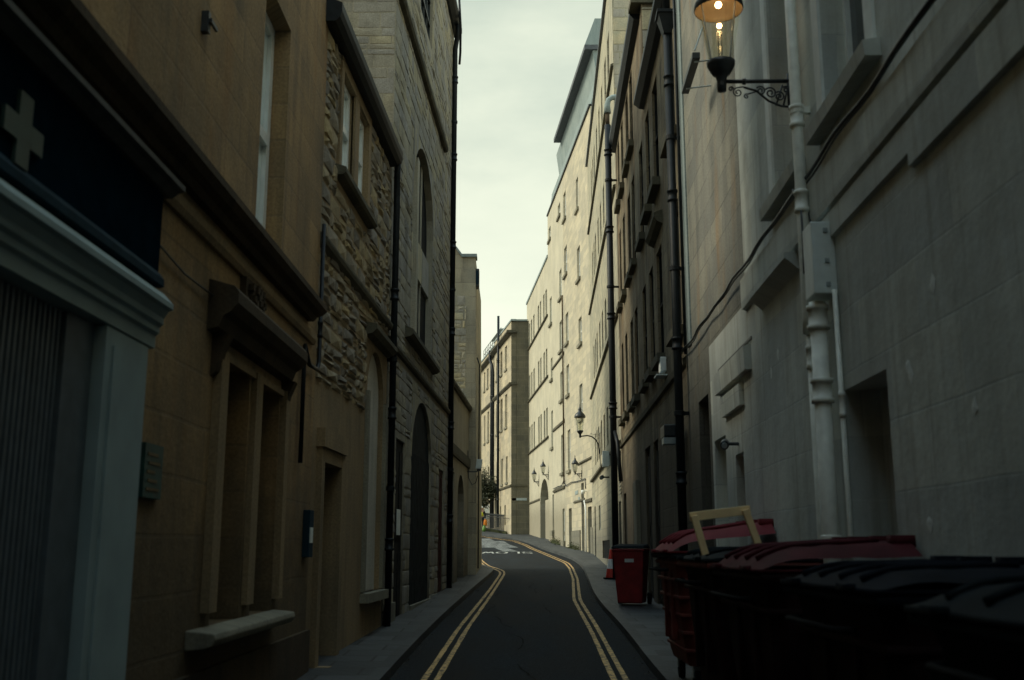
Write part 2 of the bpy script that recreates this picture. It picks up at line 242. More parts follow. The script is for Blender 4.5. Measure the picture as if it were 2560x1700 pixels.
# ------------------------------------------------------------------ mesh helpers
class MB:
    def __init__(s): s.v = []; s.f = []
    def poly(s, pts):
        n = len(s.v); s.v += [tuple(p) for p in pts]; s.f.append(tuple(range(n, n + len(pts)))); return s
    def hexa(s, p):      # 8 points: bottom ring 0-3, top ring 4-7
        n = len(s.v); s.v += [tuple(q) for q in p]
        for f in ((0, 3, 2, 1), (4, 5, 6, 7), (0, 1, 5, 4), (1, 2, 6, 5), (2, 3, 7, 6), (3, 0, 4, 7)): s.f.append(tuple(n + i for i in f))
        return s
    def box(s, x0, x1, y0, y1, z0, z1):
        return s.hexa([(x0, y0, z0), (x1, y0, z0), (x1, y1, z0), (x0, y1, z0), (x0, y0, z1), (x1, y0, z1), (x1, y1, z1), (x0, y1, z1)])
    def fbox(s, fr, u0, u1, z0, z1, o0, o1):
        P = fr.pt
        return s.hexa([P(u0, z0, o0), P(u0, z0, o1), P(u1, z0, o1), P(u1, z0, o0), P(u0, z1, o0), P(u0, z1, o1), P(u1, z1, o1), P(u1, z1, o0)])
    def fprof(s, fr, u0, u1, prof):      # extrude a closed (o,z) profile along the wall
        n = len(prof); k = len(s.v)
        s.v += [fr.pt(u0, z, o) for o, z in prof] + [fr.pt(u1, z, o) for o, z in prof]
        for i in range(n): j = (i + 1) % n; s.f.append((k + i, k + j, k + n + j, k + n + i))
        s.f.append(tuple(range(k, k + n))); s.f.append(tuple(range(k + 2 * n - 1, k + n - 1, -1))); return s
    def tube(s, path, r, n=10, cap=True):
        path = [Vector(p) for p in path]; rs = r if isinstance(r, (list, tuple)) else [r] * len(path); rings = []
        for i, p in enumerate(path):
            a = path[max(i - 1, 0)]; b = path[min(i + 1, len(path) - 1)]; t = (b - a).normalized()
            u = t.orthogonal().normalized() if i == 0 else (pu - t * pu.dot(t)).normalized()
            pu = u; v = t.cross(u); k = len(s.v)
            for j in range(n): an = 2 * pi * j / n; s.v.append(tuple(p + (u * cos(an) + v * sin(an)) * rs[i]))
            rings.append(k)
        for a, b in zip(rings, rings[1:]):
            for j in range(n): q = (j + 1) % n; s.f.append((a + j, a + q, b + q, b + j))
        if cap: s.f.append(tuple(range(rings[0] + n - 1, rings[0] - 1, -1))); s.f.append(tuple(range(rings[-1], rings[-1] + n)))
        return s
    def lathe(s, c, prof, n=20):
        rings = []
        for r, z in prof:
            k = len(s.v); rings.append(k)
            for j in range(n): an = 2 * pi * j / n; s.v.append((c[0] + r * cos(an), c[1] + r * sin(an), c[2] + z))
        for a, b in zip(rings, rings[1:]):
            for j in range(n): q = (j + 1) % n; s.f.append((a + j, a + q, b + q, b + j))
        return s
    def xf(s, fn): s.v = [fn(v) for v in s.v]; return s
    def build(s, name, mat, parent=None, smooth=False, loc=None, bevel=0):
        me = bpy.data.meshes.new(name)
        o = Vector((0, 0, 0)); wl = parent
        while wl is not None: o += Vector(wl.location); wl = wl.parent
        if parent is None and loc is not None: o = Vector(loc)
        me.from_pydata([tuple(Vector(v) - o) for v in s.v], [], s.f)
        bm = bmesh.new(); bm.from_mesh(me); bmesh.ops.recalc_face_normals(bm, faces=bm.faces); bm.to_mesh(me); bm.free()
        me.materials.append(mat)
        if smooth:
            for p in me.polygons: p.use_smooth = len(p.vertices) <= 4
        ob = bpy.data.objects.new(name, me); COL.objects.link(ob); ob.parent = parent
        if parent is None: ob.location = o
        if bevel:
            b = ob.modifiers.new('bevel', 'BEVEL'); b.width = bevel; b.segments = 2; b.limit_method = 'ANGLE'
        return ob
class Fr:      # a wall running along Y: x = a + b*Y, outward is s*X
    def __init__(f, a, b, s): f.a, f.b, f.s = a, b, s
    def pt(f, u, z, o=0.0): return (f.a + f.b * u + f.s * o, u, z)
class FrX:     # a wall facing the viewer at constant Y, u = X
    def __init__(f, Y): f.Y = Y
    def pt(f, u, z, o=0.0): return (u, f.Y - o, z)
L1 = Fr(-2.159, 0.009, 1); L3 = Fr(-1.83 - 0.046 * 15.9, 0.046, 1); R = Fr(2.05, 0.03, -1)
R5 = Fr(3.38 + 0.0868 * 45, -0.0868, -1); L5 = Fr(-0.05 + 0.165 * 70.6, -0.165, -1)
GP = [(-60, -1.4), (0, 0), (12, .28), (24, .58), (36, .93), (45, 1.24), (53, 1.52), (62, 1.95), (72, 2.4), (80, 2.85), (120, 5), (300, 9)]
def gz(y):
    for (a, b), (c, d_) in zip(GP, GP[1:]):
        if y <= c: return b + (d_ - b) * (y - a) / (c - a)
    return 9
def tag(o, label, cat, group=None, kind=None):
    if label: o['label'] = label
    if cat: o['category'] = cat
    if group: o['group'] = group
    if kind: o['kind'] = kind
    return o
def empty(name, loc, label, cat, group=None):
    o = bpy.data.objects.new(name, None); COL.objects.link(o); o.location = loc; o.empty_display_size = 0.2
    return tag(o, label, cat, group)
def arcpts(o, n=10):
    u0, u1, z0, zs, zc = o; c = (u0 + u1) / 2; a = (u1 - u0) / 2
    return [(c - a * cos(pi * i / n), zs + (zc - zs) * sin(pi * i / n)) for i in range(n + 1)]
def facade(mb, fr, u0, u1, z0, z1, opens, reveal=0.2):
    """wall face with real openings: (u0,u1,z0,z1) rectangles or (u0,u1,z0,zspring,zcrown) arches; optional per-opening reveal as dict"""
    us = {u0, u1}; zs = {z0, z1}; O = []
    for o in opens:
        rv = reveal
        if isinstance(o[-1], dict): rv = o[-1]['r']; o = o[:-1]
        top = o[-1]; us |= {o[0], o[1]}; zs |= {o[2], top}; O.append((o, rv, top))
    us = sorted(u for u in us if u0 <= u <= u1); zs = sorted(z for z in zs if z0 <= z <= z1)
    us = [u for i, u in enumerate(us) if i == 0 or u - us[i - 1] > 1e-6]; zs = [z for i, z in enumerate(zs) if i == 0 or z - zs[i - 1] > 1e-6]
    for a, b in zip(us, us[1:]):
        for c, d_ in zip(zs, zs[1:]):
            um, zm = (a + b) / 2, (c + d_) / 2
            if any(o[0] < um < o[1] and o[2] < zm < top for o, rv, top in O): continue
            mb.poly([fr.pt(a, c), fr.pt(b, c), fr.pt(b, d_), fr.pt(a, d_)])
    for o, rv, top in O:
        if len(o) == 4:
            ring = [(o[0], o[2]), (o[1], o[2]), (o[1], o[3]), (o[0], o[3])]
        else:
            ap = arcpts(o); ring = [(o[1], o[2])] + ap[::-1] + [(o[0], o[2])]
            for p, q in zip(ap, ap[1:]): mb.poly([fr.pt(p[0], p[1]), fr.pt(q[0], q[1]), fr.pt(q[0], top), fr.pt(p[0], top)])
        for p, q in zip(ring, ring[1:] + ring[:1]):
            mb.poly([fr.pt(p[0], p[1]), fr.pt(q[0], q[1]), fr.pt(q[0], q[1], -rv), fr.pt(p[0], p[1], -rv)])
def shell(mb, fr, u0, u1, z0, z1, depth=5.0, top=True):
    P = fr.pt
    mb.poly([P(u0, z0), P(u0, z1), P(u0, z1, -depth), P(u0, z0, -depth)]); mb.poly([P(u1, z0), P(u1, z1), P(u1, z1, -depth), P(u1, z0, -depth)])
    mb.poly([P(u0, z0, -depth), P(u1, z0, -depth), P(u1, z1, -depth), P(u0, z1, -depth)])
    if top: mb.poly([P(u0, z1), P(u1, z1), P(u1, z1, -depth), P(u0, z1, -depth)])
def window(par, fr, u0, u1, z0, z1, rec=0.16, fm='white', gm='glass', bar=0.05, rails=(0.5,), mull=0, sill=None, sm='sill', so_=0.1, arch=None, label=None):
    m = MB(); a, b = -rec - 0.05, -rec + 0.0
    m.fbox(fr, u0, u0 + bar, z0, z1, a, b); m.fbox(fr, u1 - bar, u1, z0, z1, a, b)
    m.fbox(fr, u0 + bar, u1 - bar, z1 - bar, z1, a, b); m.fbox(fr, u0 + bar, u1 - bar, z0, z0 + bar * 1.3, a, b)
    for r in rails: zz = z0 + (z1 - z0) * r; m.fbox(fr, u0 + bar, u1 - bar, zz - bar * .45, zz + bar * .45, a, b + 0.012)
    for k in range(mull): uu = u0 + (u1 - u0) * (k + 1) / (mull + 1); m.fbox(fr, uu - bar * .3, uu + bar * .3, z0 + bar * 1.3, z1 - bar, a + 0.003, b - 0.003)
    w_ = m.build('window', M[fm], par)
    if label: w_['label'] = label
    g = MB(); g.poly([fr.pt(u0, z0, a + .012), fr.pt(u1, z0, a + .012), fr.pt(u1, z1, a + .012), fr.pt(u0, z1, a + .012)]); g.build('pane', M[gm], w_)
    if sill:
        s_ = MB(); s_.fbox(fr, u0 - sill, u1 + sill, z0 - 0.14, z0 + 0.003, -rec + 0.01, so_); s_.build('window_sill', M[sm], w_)
    return w_
def door(par, fr, u0, u1, z0, z1, rec=0.25, mat='dark', panels=True, name='door', label=None):
    m = MB(); m.fbox(fr, u0, u1, z0, z1, -rec - 0.06, -rec)
    if panels:
        wd = (u1 - u0); h = z1 - z0
        for i in (0, 1):
            for (a, b) in ((.08, .42), (.5, .94)):
                m.fbox(fr, u0 + wd * (.1 + .45 * i), u0 + wd * (.45 + .45 * i), z0 + h * a, z0 + h * b, -rec - 0.001, -rec + 0.02)
    d_ = m.build(name, M[mat], par)
    if label: d_['label'] = label
    return d_
def _stone(mb, fr, p, q, c, d_, rng, relief, soft, wild):
    r = [rng.uniform(*relief) for _ in range(4)]; e_ = min(soft, (q - p) * .25, (d_ - c) * .25)
    if wild and rng.random() < .12: r = [x * .2 for x in r]
    J = .006 + .012 * wild; j = lambda: rng.uniform(-J, J)
    P = fr.pt; k = len(mb.v); ub, zb = (p + q) / 2 + j(), (c + d_) / 2 + j()
    mb.v += [P(p, c, -.01), P(q, c, -.01), P(q, d_, -.01), P(p, d_, -.01), P(p + e_ + abs(j()), c + e_ + j(), r[0]), P(q - e_ - abs(j()), c + e_ + j(), r[1]), P(q - e_ - abs(j()), d_ - e_ + j(), r[2]), P(p + e_ + abs(j()), d_ - e_ + j(), r[3]), P(ub, zb, max(r) + .35 * relief[1])]
    for f in ((0, 1, 5, 4), (1, 2, 6, 5), (2, 3, 7, 6), (3, 0, 4, 7), (4, 5, 8), (5, 6, 8), (6, 7, 8), (7, 4, 8)): mb.f.append(tuple(k + i for i in f))
def blocks(mb, fr, u0, u1, z0, z1, h, wd, holes=(), relief=(0.01, 0.04), gap=0.012, rng=None, soft=0.02, wild=0.0):
    rng = rng or random; z = z0
    while z < z1 - 0.04:
        hh = min(h * rng.uniform(0.7 - .25 * wild, 1.35 + .4 * wild), z1 - z); u = u0 - rng.uniform(0, wd * .6)
        if z1 - z - hh < 0.06: hh = z1 - z
        while u < u1:
            ww = wd * rng.uniform(0.5 - .2 * wild, 1.6 + .4 * wild); a, b = max(u, u0) + gap / 2, min(u + ww, u1) - gap / 2; c, d_ = z + gap / 2, z + hh - gap / 2
            u += ww
            segs = [(a, b)]
            for ho in holes:
                hc, hd = ho[2], ho[3]
                if d_ <= hc or c >= hd: continue
                ns_ = []
                for (p, q) in segs:
                    if q <= ho[0] or p >= ho[1]: ns_.append((p, q)); continue
                    if p < ho[0] - .05: ns_.append((p, ho[0] - gap / 2))
                    if q > ho[1] + .05: ns_.append((ho[1] + gap / 2, q))
                segs = ns_
            for (p, q) in segs:
                if q - p < 0.05: continue
                c0, d0 = (c, d_) if not wild or rng.random() > .3 * wild or d_ - c < .11 else ((c, c + (d_ - c) * .47) if rng.random() < .5 else (c + (d_ - c) * .52, d_))
                for (c, d_) in ([(c0, d0)] if (c0, d0) == (c, d_) else [(c, c + (d_ - c) * .47), (c + (d_ - c) * .53, d_)]):
                  _stone(mb, fr, p, q, c, d_, rng, relief, soft, wild)
                continue
                r = [rng.uniform(*relief) for _ in range(4)]; e_ = min(soft, (q - p) * .25, (d_ - c) * .25)
                j = lambda: rng.uniform(-.006, .006)
                P = fr.pt; k = len(mb.v); ub, zb = (p + q) / 2 + j(), (c + d_) / 2 + j()
                mb.v += [P(p, c, -.01), P(q, c, -.01), P(q, d_, -.01), P(p, d_, -.01), P(p + e_, c + e_ + j(), r[0]), P(q - e_, c + e_ + j(), r[1]), P(q - e_, d_ - e_ + j(), r[2]), P(p + e_, d_ - e_ + j(), r[3]), P(ub, zb, max(r) + .35 * relief[1])]
                for f in ((0, 1, 5, 4), (1, 2, 6, 5), (2, 3, 7, 6), (3, 0, 4, 7), (4, 5, 8), (5, 6, 8), (6, 7, 8), (7, 4, 8)): mb.f.append(tuple(k + i for i in f))
        z += hh
def hole_of(o):
    o = o[:-1] if isinstance(o[-1], dict) else o
    return (o[0], o[1], o[2], o[-1])
# ------------------------------------------------------------------ ground, road, pavements
def interp(pts, y):
    if y <= pts[0][1]: return pts[0][0]
    for (xa, ya), (xb, yb) in zip(pts, pts[1:]):
        if y <= yb: return xa + (xb - xa) * (y - ya) / (yb - ya)
    return pts[-1][0]
def smooth_pts(pts, it=2):
    for _ in range(it):
        q = [pts[0]]
        for a, b in zip(pts, pts[1:]):
            q += [tuple(a[i] * .75 + b[i] * .25 for i in range(len(a))), tuple(a[i] * .25 + b[i] * .75 for i in range(len(a)))]
        pts = q + [pts[-1]]
    return pts
KL = smooth_pts([(-1.3, -8), (-1.27, 5), (-1.24, 10.9), (-1.15, 16), (-.93, 22.8), (-.68, 28.5), (-.55, 31.6), (-.60, 32.8), (-.80, 34.3), (-1.12, 36), (-1.42, 39.6), (-1.8, 44.5), (-2.7, 50), (-4.4, 58), (-8, 68), (-14, 80)])
KR = smooth_pts([(1.25, -8), (1.38, 5), (1.45, 10.9), (1.58, 15), (1.64, 21), (2.02, 28.4), (2.33, 35), (2.36, 40), (2.1, 44.5), (1.76, 48.2), (1.32, 54.4), (.78, 60.2), (.2, 63.6), (-.75, 66.8), (-2.25, 71.4), (-4.2, 76), (-9, 86)])
def surf(name, mat, rows, zoff, skirt=None, kind='structure'):
    m = MB()
    for (a, b) in zip(rows, rows[1:]):
        ya, la, ra = a; yb, lb, rb = b
        m.poly([(la, ya, gz(ya) + zoff), (ra, ya, gz(ya) + zoff), (rb, yb, gz(yb) + zoff), (lb, yb, gz(yb) + zoff)])
        if skirt in ('R', 'L'):
            xa, xb = (ra, rb) if skirt == 'R' else (la, lb)
            m.poly([(xa, ya, gz(ya) - .05), (xb, yb, gz(yb) - .05), (xb, yb, gz(yb) + zoff), (xa, ya, gz(ya) + zoff)])
    o = m.build(name, mat); o['kind'] = kind; return o
ys = [-8 + i * 0.5 for i in range(0, 190)]
surf('ground', M['earth'], [(y, -160, 160) for y in (-60, -8, 0, 12, 24, 36, 45, 53, 62, 72, 80, 120, 300)], -0.02)
surf('road', M['road'], [(y, interp(KL, y) - .02, interp(KR, y) + .02) for y in ys if y <= 84], 0.0)
surf('pavement_left', M['paving'], [(y, (L1 if y < 10.8 else L3).pt(y, 0)[0] - .3 if y < 30 else min(-1.5, interp(KL, y) - 4), interp(KL, y) - .14) for y in ys if y <= 80], 0.10)
surf('kerb_left', M['kerb'], [(y, interp(KL, y) - .137, interp(KL, y)) for y in ys if y <= 80], 0.106, 'R')
surf('pavement_right', M['paving'], [(y, interp(KR, y) + .14, (R if y < 43 else R5).pt(y, 0)[0] + .3 if y < 72 else 2) for y in ys if y <= 84], 0.10)
surf('kerb_right', M['kerb'], [(y, interp(KR, y), interp(KR, y) + .137) for y in ys if y <= 84], 0.106, 'L')
def strip(mb, pts, wdt, zo):
    pts = smooth_pts(pts, 2); out = []
    for i, p in enumerate(pts):
        a = pts[max(i - 1, 0)]; b = pts[min(i + 1, len(pts) - 1)]; dx, dy = b[0] - a[0], b[1] - a[1]; l = math.hypot(dx, dy)
        nx, ny = dy / l, -dx / l; ww = wdt * (1 + .12 * random.uniform(-1, 1)); out.append(((p[0] - nx * ww / 2, p[1] - ny * ww / 2), (p[0] + nx * ww / 2, p[1] + ny * ww / 2)))
    for (a, b), (c, d_) in zip(out, out[1:]): mb.poly([(q[0], q[1], gz(q[1]) + zo) for q in (a, b, d_, c)])
def resample(pts):
    r = []
    for a, b in zip(pts, pts[1:]):
        n = max(1, int((b[1] - a[1]) / 1.5))
        for i in range(n): r.append((a[0] + (b[0] - a[0]) * i / n, a[1] + (b[1] - a[1]) * i / n))
    return r + [pts[-1]]
yl = MB()
for pts in ([(-1.03, 2), (-.88, 10.9), (-.79, 16), (-.61, 21.6), (-.49, 25.6), (-.34, 31.4), (-.38, 32.8), (-.57, 34.3), (-.89, 36), (-1.2, 39.6), (-1.55, 44.5), (-2.4, 50)],
            [(-.90, 2), (-.75, 10.9), (-.66, 16), (-.49, 21.6), (-.37, 25.9), (-.22, 31.4), (-.25, 33), (-.44, 34.5), (-.76, 36.1), (-1.07, 39.4), (-1.42, 44.6), (-2.25, 50)],
            [(.85, 2), (1.02, 10.9), (1.14, 15.4), (1.25, 21.6), (1.65, 28.8), (1.88, 35), (1.91, 38.3), (1.58, 43.3), (1.25, 48.2), (.68, 56.3), (.03, 61.8), (-.81, 64.5), (-2.25, 69.8), (-5, 76)],
            [(.97, 2), (1.14, 10.9), (1.27, 16), (1.37, 21.6), (1.77, 28.8), (2.0, 35), (2.04, 38.3), (1.70, 43.8), (1.37, 48.7), (.80, 56.8), (.14, 62.4), (-.72, 65.3), (-2.2, 70.6), (-5, 77)]):
    strip(yl, resample(pts), 0.062, 0.008)
tag(yl.build('road_line', M['yline']), None, None, kind='structure')
# white SLOW lettering, written for traffic coming the other way
lt = MB()
def stroke(a, b, wdt=.10):
    dx, dy = b[0] - a[0], b[1] - a[1]; l = math.hypot(dx, dy); nx, ny = dy / l * wdt / 2, -dx / l * wdt / 2
    lt.poly([(q[0], q[1], gz(q[1]) + .009) for q in ((a[0] - nx, a[1] - ny), (a[0] + nx, a[1] + ny), (b[0] + nx, b[1] + ny), (b[0] - nx, b[1] - ny))])
def letter(x0, w_, segs, y0=46.9, h=1.75):
    for (a, b) in segs: stroke((x0 + w_ * (1 - a[0]), y0 + h * (1 - a[1])), (x0 + w_ * (1 - b[0]), y0 + h * (1 - b[1])))
letter(.48, .42, [((1, .88), (.75, 1)), ((.75, 1), (.25, 1)), ((.25, 1), (0, .8)), ((0, .8), (.2, .58)), ((.2, .58), (.8, .45)), ((.8, .45), (1, .22)), ((1, .22), (.75, 0)), ((.75, 0), (.25, 0)), ((.25, 0), (0, .14))])
letter(-.08, .38, [((0, 1), (0, 0)), ((0, 0), (1, 0))])
letter(-.68, .45, [((.3, 1), (.7, 1)), ((.7, 1), (1, .7)), ((1, .7), (1, .3)), ((1, .3), (.7, 0)), ((.7, 0), (.3, 0)), ((.3, 0), (0, .3)), ((0, .3), (0, .7)), ((0, .7), (.3, 1))])
letter(-1.32, .5, [((0, 1), (.25, 0)), ((.25, 0), (.5, .7)), ((.5, .7), (.75, 0)), ((.75, 0), (1, 1))])
tag(lt.build('road_marking', M['wline']), None, None, kind='structure')
pp = MB()
def patch(pts, z=.004): pp.poly([(x, y, gz(y) + z) for x, y in pts])
for (xa, ya, xb, yb) in ((-1.7, 54, .35, 57), (-2.4, 57.0, -.1, 62.0), (-3.0, 62.0, -1.0, 66.0)): patch([(xa, ya), (xb, ya), (xb - .4, yb), (xa - .8, yb)])
patch([(-.42, 49.4), (.3, 49.4), (-.3, 53.9), (-.9, 53.9)])
tag(pp.build('road_patch', M['roadold']), None, None, kind='structure')
g = random.Random(21); ck = MB()
for k in range(16):
    x, y = g.uniform(-.6, .9), g.uniform(9, 40); pts = [(x, y)]; a = g.uniform(-.5, .5)
    for i in range(9): a += g.uniform(-.5, .5); pts.append((pts[-1][0] + .09 * sin(a), pts[-1][1] + .22))
    for p, q in zip(pts, pts[1:]): wd_ = g.uniform(.004, .012); ck.poly([(p[0] - wd_, p[1], gz(p[1]) + .005), (p[0] + wd_, p[1], gz(p[1]) + .005), (q[0] + wd_, q[1], gz(q[1]) + .005), (q[0] - wd_, q[1], gz(q[1]) + .005)])
tag(ck.build('road_crack', M['rubber']), None, None, kind='structure')
gd = MB()
for i in range(1500):
    y = g.uniform(8, 45); s = g.uniform(.006, .022); x = (interp(KL, y) + abs(g.gauss(0, .05))) if i % 2 else (interp(KR, y) - abs(g.gauss(0, .05))); c = Vector((x, y, gz(y) + .006 + s * .3)); a = Vector((g.uniform(-1, 1), g.uniform(-1, 1), g.uniform(-.3, .3))).normalized() * s; b = Vector((-a.y, a.x, g.uniform(-.3, .3) * s)) * .6
    gd.poly([c - a, c - b, c + a, c + b])
tag(gd.build('gutter_debris', M['bark']), 'loose leaf litter and grit gathered along both gutters of the lane', 'litter', kind='stuff')
# ------------------------------------------------------------------ drainpipes etc.
def pipe_thing(name, label, path, r, mat, collars=(), brackets=(), group='drainpipes down the walls', cat='drainpipe', fr=None):
    p0 = path[-1]; t = empty(name, p0, label, cat, group)
    MB().tube(path, r, 14).build('pipe', mat, t, True)
    for c in collars: MB().lathe((c[0], c[1], c[2]), [(r, -.09), (r * 1.35, -.085), (r * 1.35, -.055), (r * 1.15, -.05), (r * 1.15, .05), (r * 1.35, .055), (r * 1.35, .085), (r, .09)], 16).build('collar', mat, t, True)
    for c, dx in brackets: m = MB(); m.box(min(c[0], c[0] + dx), max(c[0], c[0] + dx), c[1] - .02, c[1] + .02, c[2] - .025, c[2] + .025); m.lathe(c, [(r * 1.02, -.035), (r * 1.25, -.03), (r * 1.25, .03), (r * 1.02, .035)], 14); m.build('bracket', mat, t, False)
    return t
# ------------------------------------------------------------------ LEFT 1: tan townhouse with shop front
A = empty('stone_townhouse', (-2.1, 8, .2), 'tan stone townhouse with a dark shopfront, deep stone cornice and tall white sash window', 'building')
m = MB(); winA = (8.1, 9.02, 4.02, 6.32, {'r': .2}); bays = [(7.42, 8.18, 1.02, 2.92, {'r': .22}), (8.5, 9.22, 1.02, 2.91, {'r': .22})]
facade(m, L1, -8, 10.75, -.5, 12.5, [winA] + bays); shell(m, L1, -8, 10.75, -.5, 12.5, 6)
for b_ in bays: m.fbox(L1, b_[0], b_[1], b_[2], b_[3], -.24, -.219)
m.build('wall', M['tan'], A)
window(A, L1, 8.1, 9.02, 4.02, 6.32, rec=.15, fm='white', gm='skypane', bar=.11, rails=(.5,))
window(A, L1, 3.4, 4.4, 4.1, 6.4, rec=-.06, fm='white', bar=.07) if False else None
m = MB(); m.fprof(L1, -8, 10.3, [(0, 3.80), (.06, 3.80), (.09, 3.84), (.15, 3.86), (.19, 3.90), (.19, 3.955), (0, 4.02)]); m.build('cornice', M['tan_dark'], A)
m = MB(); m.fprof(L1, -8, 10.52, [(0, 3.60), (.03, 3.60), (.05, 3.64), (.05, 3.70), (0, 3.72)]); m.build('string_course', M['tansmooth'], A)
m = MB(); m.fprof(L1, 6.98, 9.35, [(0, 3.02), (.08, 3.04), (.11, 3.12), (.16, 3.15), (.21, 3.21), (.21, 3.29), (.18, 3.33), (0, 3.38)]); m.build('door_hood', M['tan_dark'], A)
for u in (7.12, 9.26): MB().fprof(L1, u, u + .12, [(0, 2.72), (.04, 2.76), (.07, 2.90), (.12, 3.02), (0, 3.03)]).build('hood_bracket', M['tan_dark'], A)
m = MB()      # carved panel over the hood
m.fbox(L1, 7.75, 8.35, 3.40, 3.60, 0, .05)
for i in range(24): c = (7.8 + random.random() * .5, 3.42 + random.random() * .15); m.fbox(L1, c[0], c[0] + .05, c[1] - .02, c[1] + .03, .05, .06 + random.random() * .035)
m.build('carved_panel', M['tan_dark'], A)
m = MB(); m.fbox(L1, 7.2, 7.38, 1.12, 2.93, 0, .06); m.fbox(L1, 9.24, 9.38, 1.12, 2.93, 0, .06); m.fbox(L1, 8.24, 8.44, 1.12, 2.93, 0, .045); m.fbox(L1, 7.38, 9.24, 2.88, 2.932, 0, .035); m.build('surround', M['tansmooth'], A)
m = MB(); m.fprof(L1, 6.9, 9.3, [(0, .90), (.12, .91), (.18, .93), (.20, .97), (.19, 1.01), (0, 1.03)]); m.build('window_ledge', M['sill'], A, bevel=.01)
m = MB(); m.fbox(L1, 5.6, 10.75, -.3, .75, 0, .045); m.build('plinth', M['tan_dark'], A)
# shop front
S = MB().fbox(L1, -8, 5.66, 2.98, 3.52, 0, .12).build('shop_fascia', M['navy'], A)
MB().fprof(L1, -8, 5.68, [(.12, 2.98), (.15, 2.99), (.15, 3.03), (.12, 3.07)]).build('moulding', M['navylite'], S)
m = MB(); m.fbox(L1, 3.93, 4.04, 3.06, 3.37, .122, .14); m.fbox(L1, 3.82, 3.929, 3.16, 3.26, .122, .14); m.fbox(L1, 4.041, 4.15, 3.16, 3.26, .122, .14); m.build('cross_sign', M['crossg'], S)['label'] = 'pale green pharmacy cross on the navy fascia'
MB().fprof(L1, -8, 5.74, [(0, 3.53), (.14, 3.53), (.18, 3.56), (.215, 3.57), (.215, 3.60), (.08, 3.62), (0, 3.63)]).build('fascia_cap', M['capgrey'], A)
MB().fprof(L1, -8, 5.74, [(0, 2.64), (.10, 2.65), (.10, 2.72), (.12, 2.735), (.12, 2.77), (.14, 2.785), (.14, 2.82), (.165, 2.86), (.19, 2.87), (.19, 2.90), (.13, 2.965), (0, 2.975)]).build('shop_cornice', M['shopgrey'], A)
m = MB(); m.fbox(L1, 5.06, 5.64, -.3, 2.635, 0, .10); m.fbox(L1, 5.14, 5.24, .35, 2.55, .10, .113); m.fbox(L1, 5.05, 5.65, -.3, .32, .101, .12); m.build('pilaster', M['shopgrey'], A)
m = MB(); m.fbox(L1, 4.74, 5.055, -.3, 2.635, 0, .04); m.build('shop_frame', M['shutter'], A)
m = MB(); u = -2.0
while u < 4.70: m.fprof(L1, u, u + .001, [(0, 0)]) if False else m.fbox(L1, u, u + .022, -.2, 2.635, -.02, .02); u += .05
m.fbox(L1, -2, 4.735, -.2, 2.635, -.03, .005); m.build('shutter', M['shutter'], A)
pl_ = MB().fbox(L1, 5.9, 6.20, 1.83, 2.14, 0, .03).build('wall_plaque', M['plaqueg'], None, loc=L1.pt(6.1, 1.83)); tag(pl_, 'small dark green and gold plaque beside the grey shop pilaster', 'sign')
m = MB(); [m.fbox(L1, 5.94 + .02 * (i % 2), 6.15 - .04 * (i % 3), 1.87 + .05 * i, 1.888 + .05 * i, .03, .034) for i in range(5)]; m.build('lettering', M['gold'], pl_)
it = empty('intercom_panel', L1.pt(10.5, 1.46), 'slim dark intercom panel with a pale lower plate beside a doorway', 'intercom')
MB().fbox(L1, 10.42, 10.62, 1.46, 1.92, 0, .07).build('casing', M['metalgrey'] if False else M['navylite'], it, bevel=.006); MB().fbox(L1, 10.43, 10.56, 1.60, 1.75, .07, .078).build('plate', M['boxwhite'], it)
sp_ = MB(); sp_.fbox(L1, 6.47, 6.52, 4.97, 5.12, 0, .05); sp_.fbox(L1, 6.48, 6.62, 5.04, 5.07, .05, .07); tag(sp_.build('wall_bracket', M['ironblack'], loc=L1.pt(6.5, 5)), 'small black iron bracket high on the tan wall', 'bracket')
wr = MB(); wr.tube([L1.pt(5.55, 3.42, .06), L1.pt(5.9, 3.30, .03), L1.pt(6.4, 3.26, .02), L1.pt(7.0, 3.26, .03)], .007, 6); tag(wr.build('wire', M['ironblack'], loc=L1.pt(5.6, 3.4)), 'thin black wire running from the shop cap to the stone hood', 'wire')
dp = pipe_thing('drainpipe', 'thin dark wall pipe with a kink beside the tan house corner', [L1.pt(10.68, 4.95, .05), L1.pt(10.68, 3.45, .05), L1.pt(10.6, 3.36, .05), L1.pt(10.2, 3.34, .05), L1.pt(10.02, 3.5, .04), L1.pt(10.0, 3.3, .04), L1.pt(10.0, 2.35, .04)], .022, M['pipe'], collars=[L1.pt(10.68, 3.8, .05)])
# ------------------------------------------------------------------ LEFT 2: rubble cottage
Bd = empty('rubble_stone_house', (-2.0, 13, .3), 'low rubble stone house with paired white sash windows under a black gutter', 'building')
wB = [(11.55, 12.28, 5.95, 7.15, {'r': .18}), (12.55, 13.2, 5.97, 7.13, {'r': .18})]
oB = wB + [(11.12, 12.0, .3, 2.45, {'r': .35}), (13.72, 15.0, .98, 3.62, 4.24, {'r': .28})]
m = MB(); facade(m, L3, 10.75, 15.25, -.5, 7.4, oB); shell(m, L3, 10.75, 15.25, -.5, 7.4, 5, False)
m.poly([L3.pt(10.75, 7.4, .1), L3.pt(15.25, 7.4, .1), L3.pt(15.25, 8.6, -4), L3.pt(10.75, 8.6, -4)])
m.build('wall', M['tansmooth'], Bd)
m = MB(); sur = (11.42, 13.36, 5.78, 7.3)
blocks(m, L3, 10.75, 15.22, 3.3, 7.28, .135, .30, [sur, (13.55, 15.2, 0, 4.45)], (.002, .03), gap=.016, soft=.018, wild=1)
m.build('rubble_facing', M['rubble'], Bd)
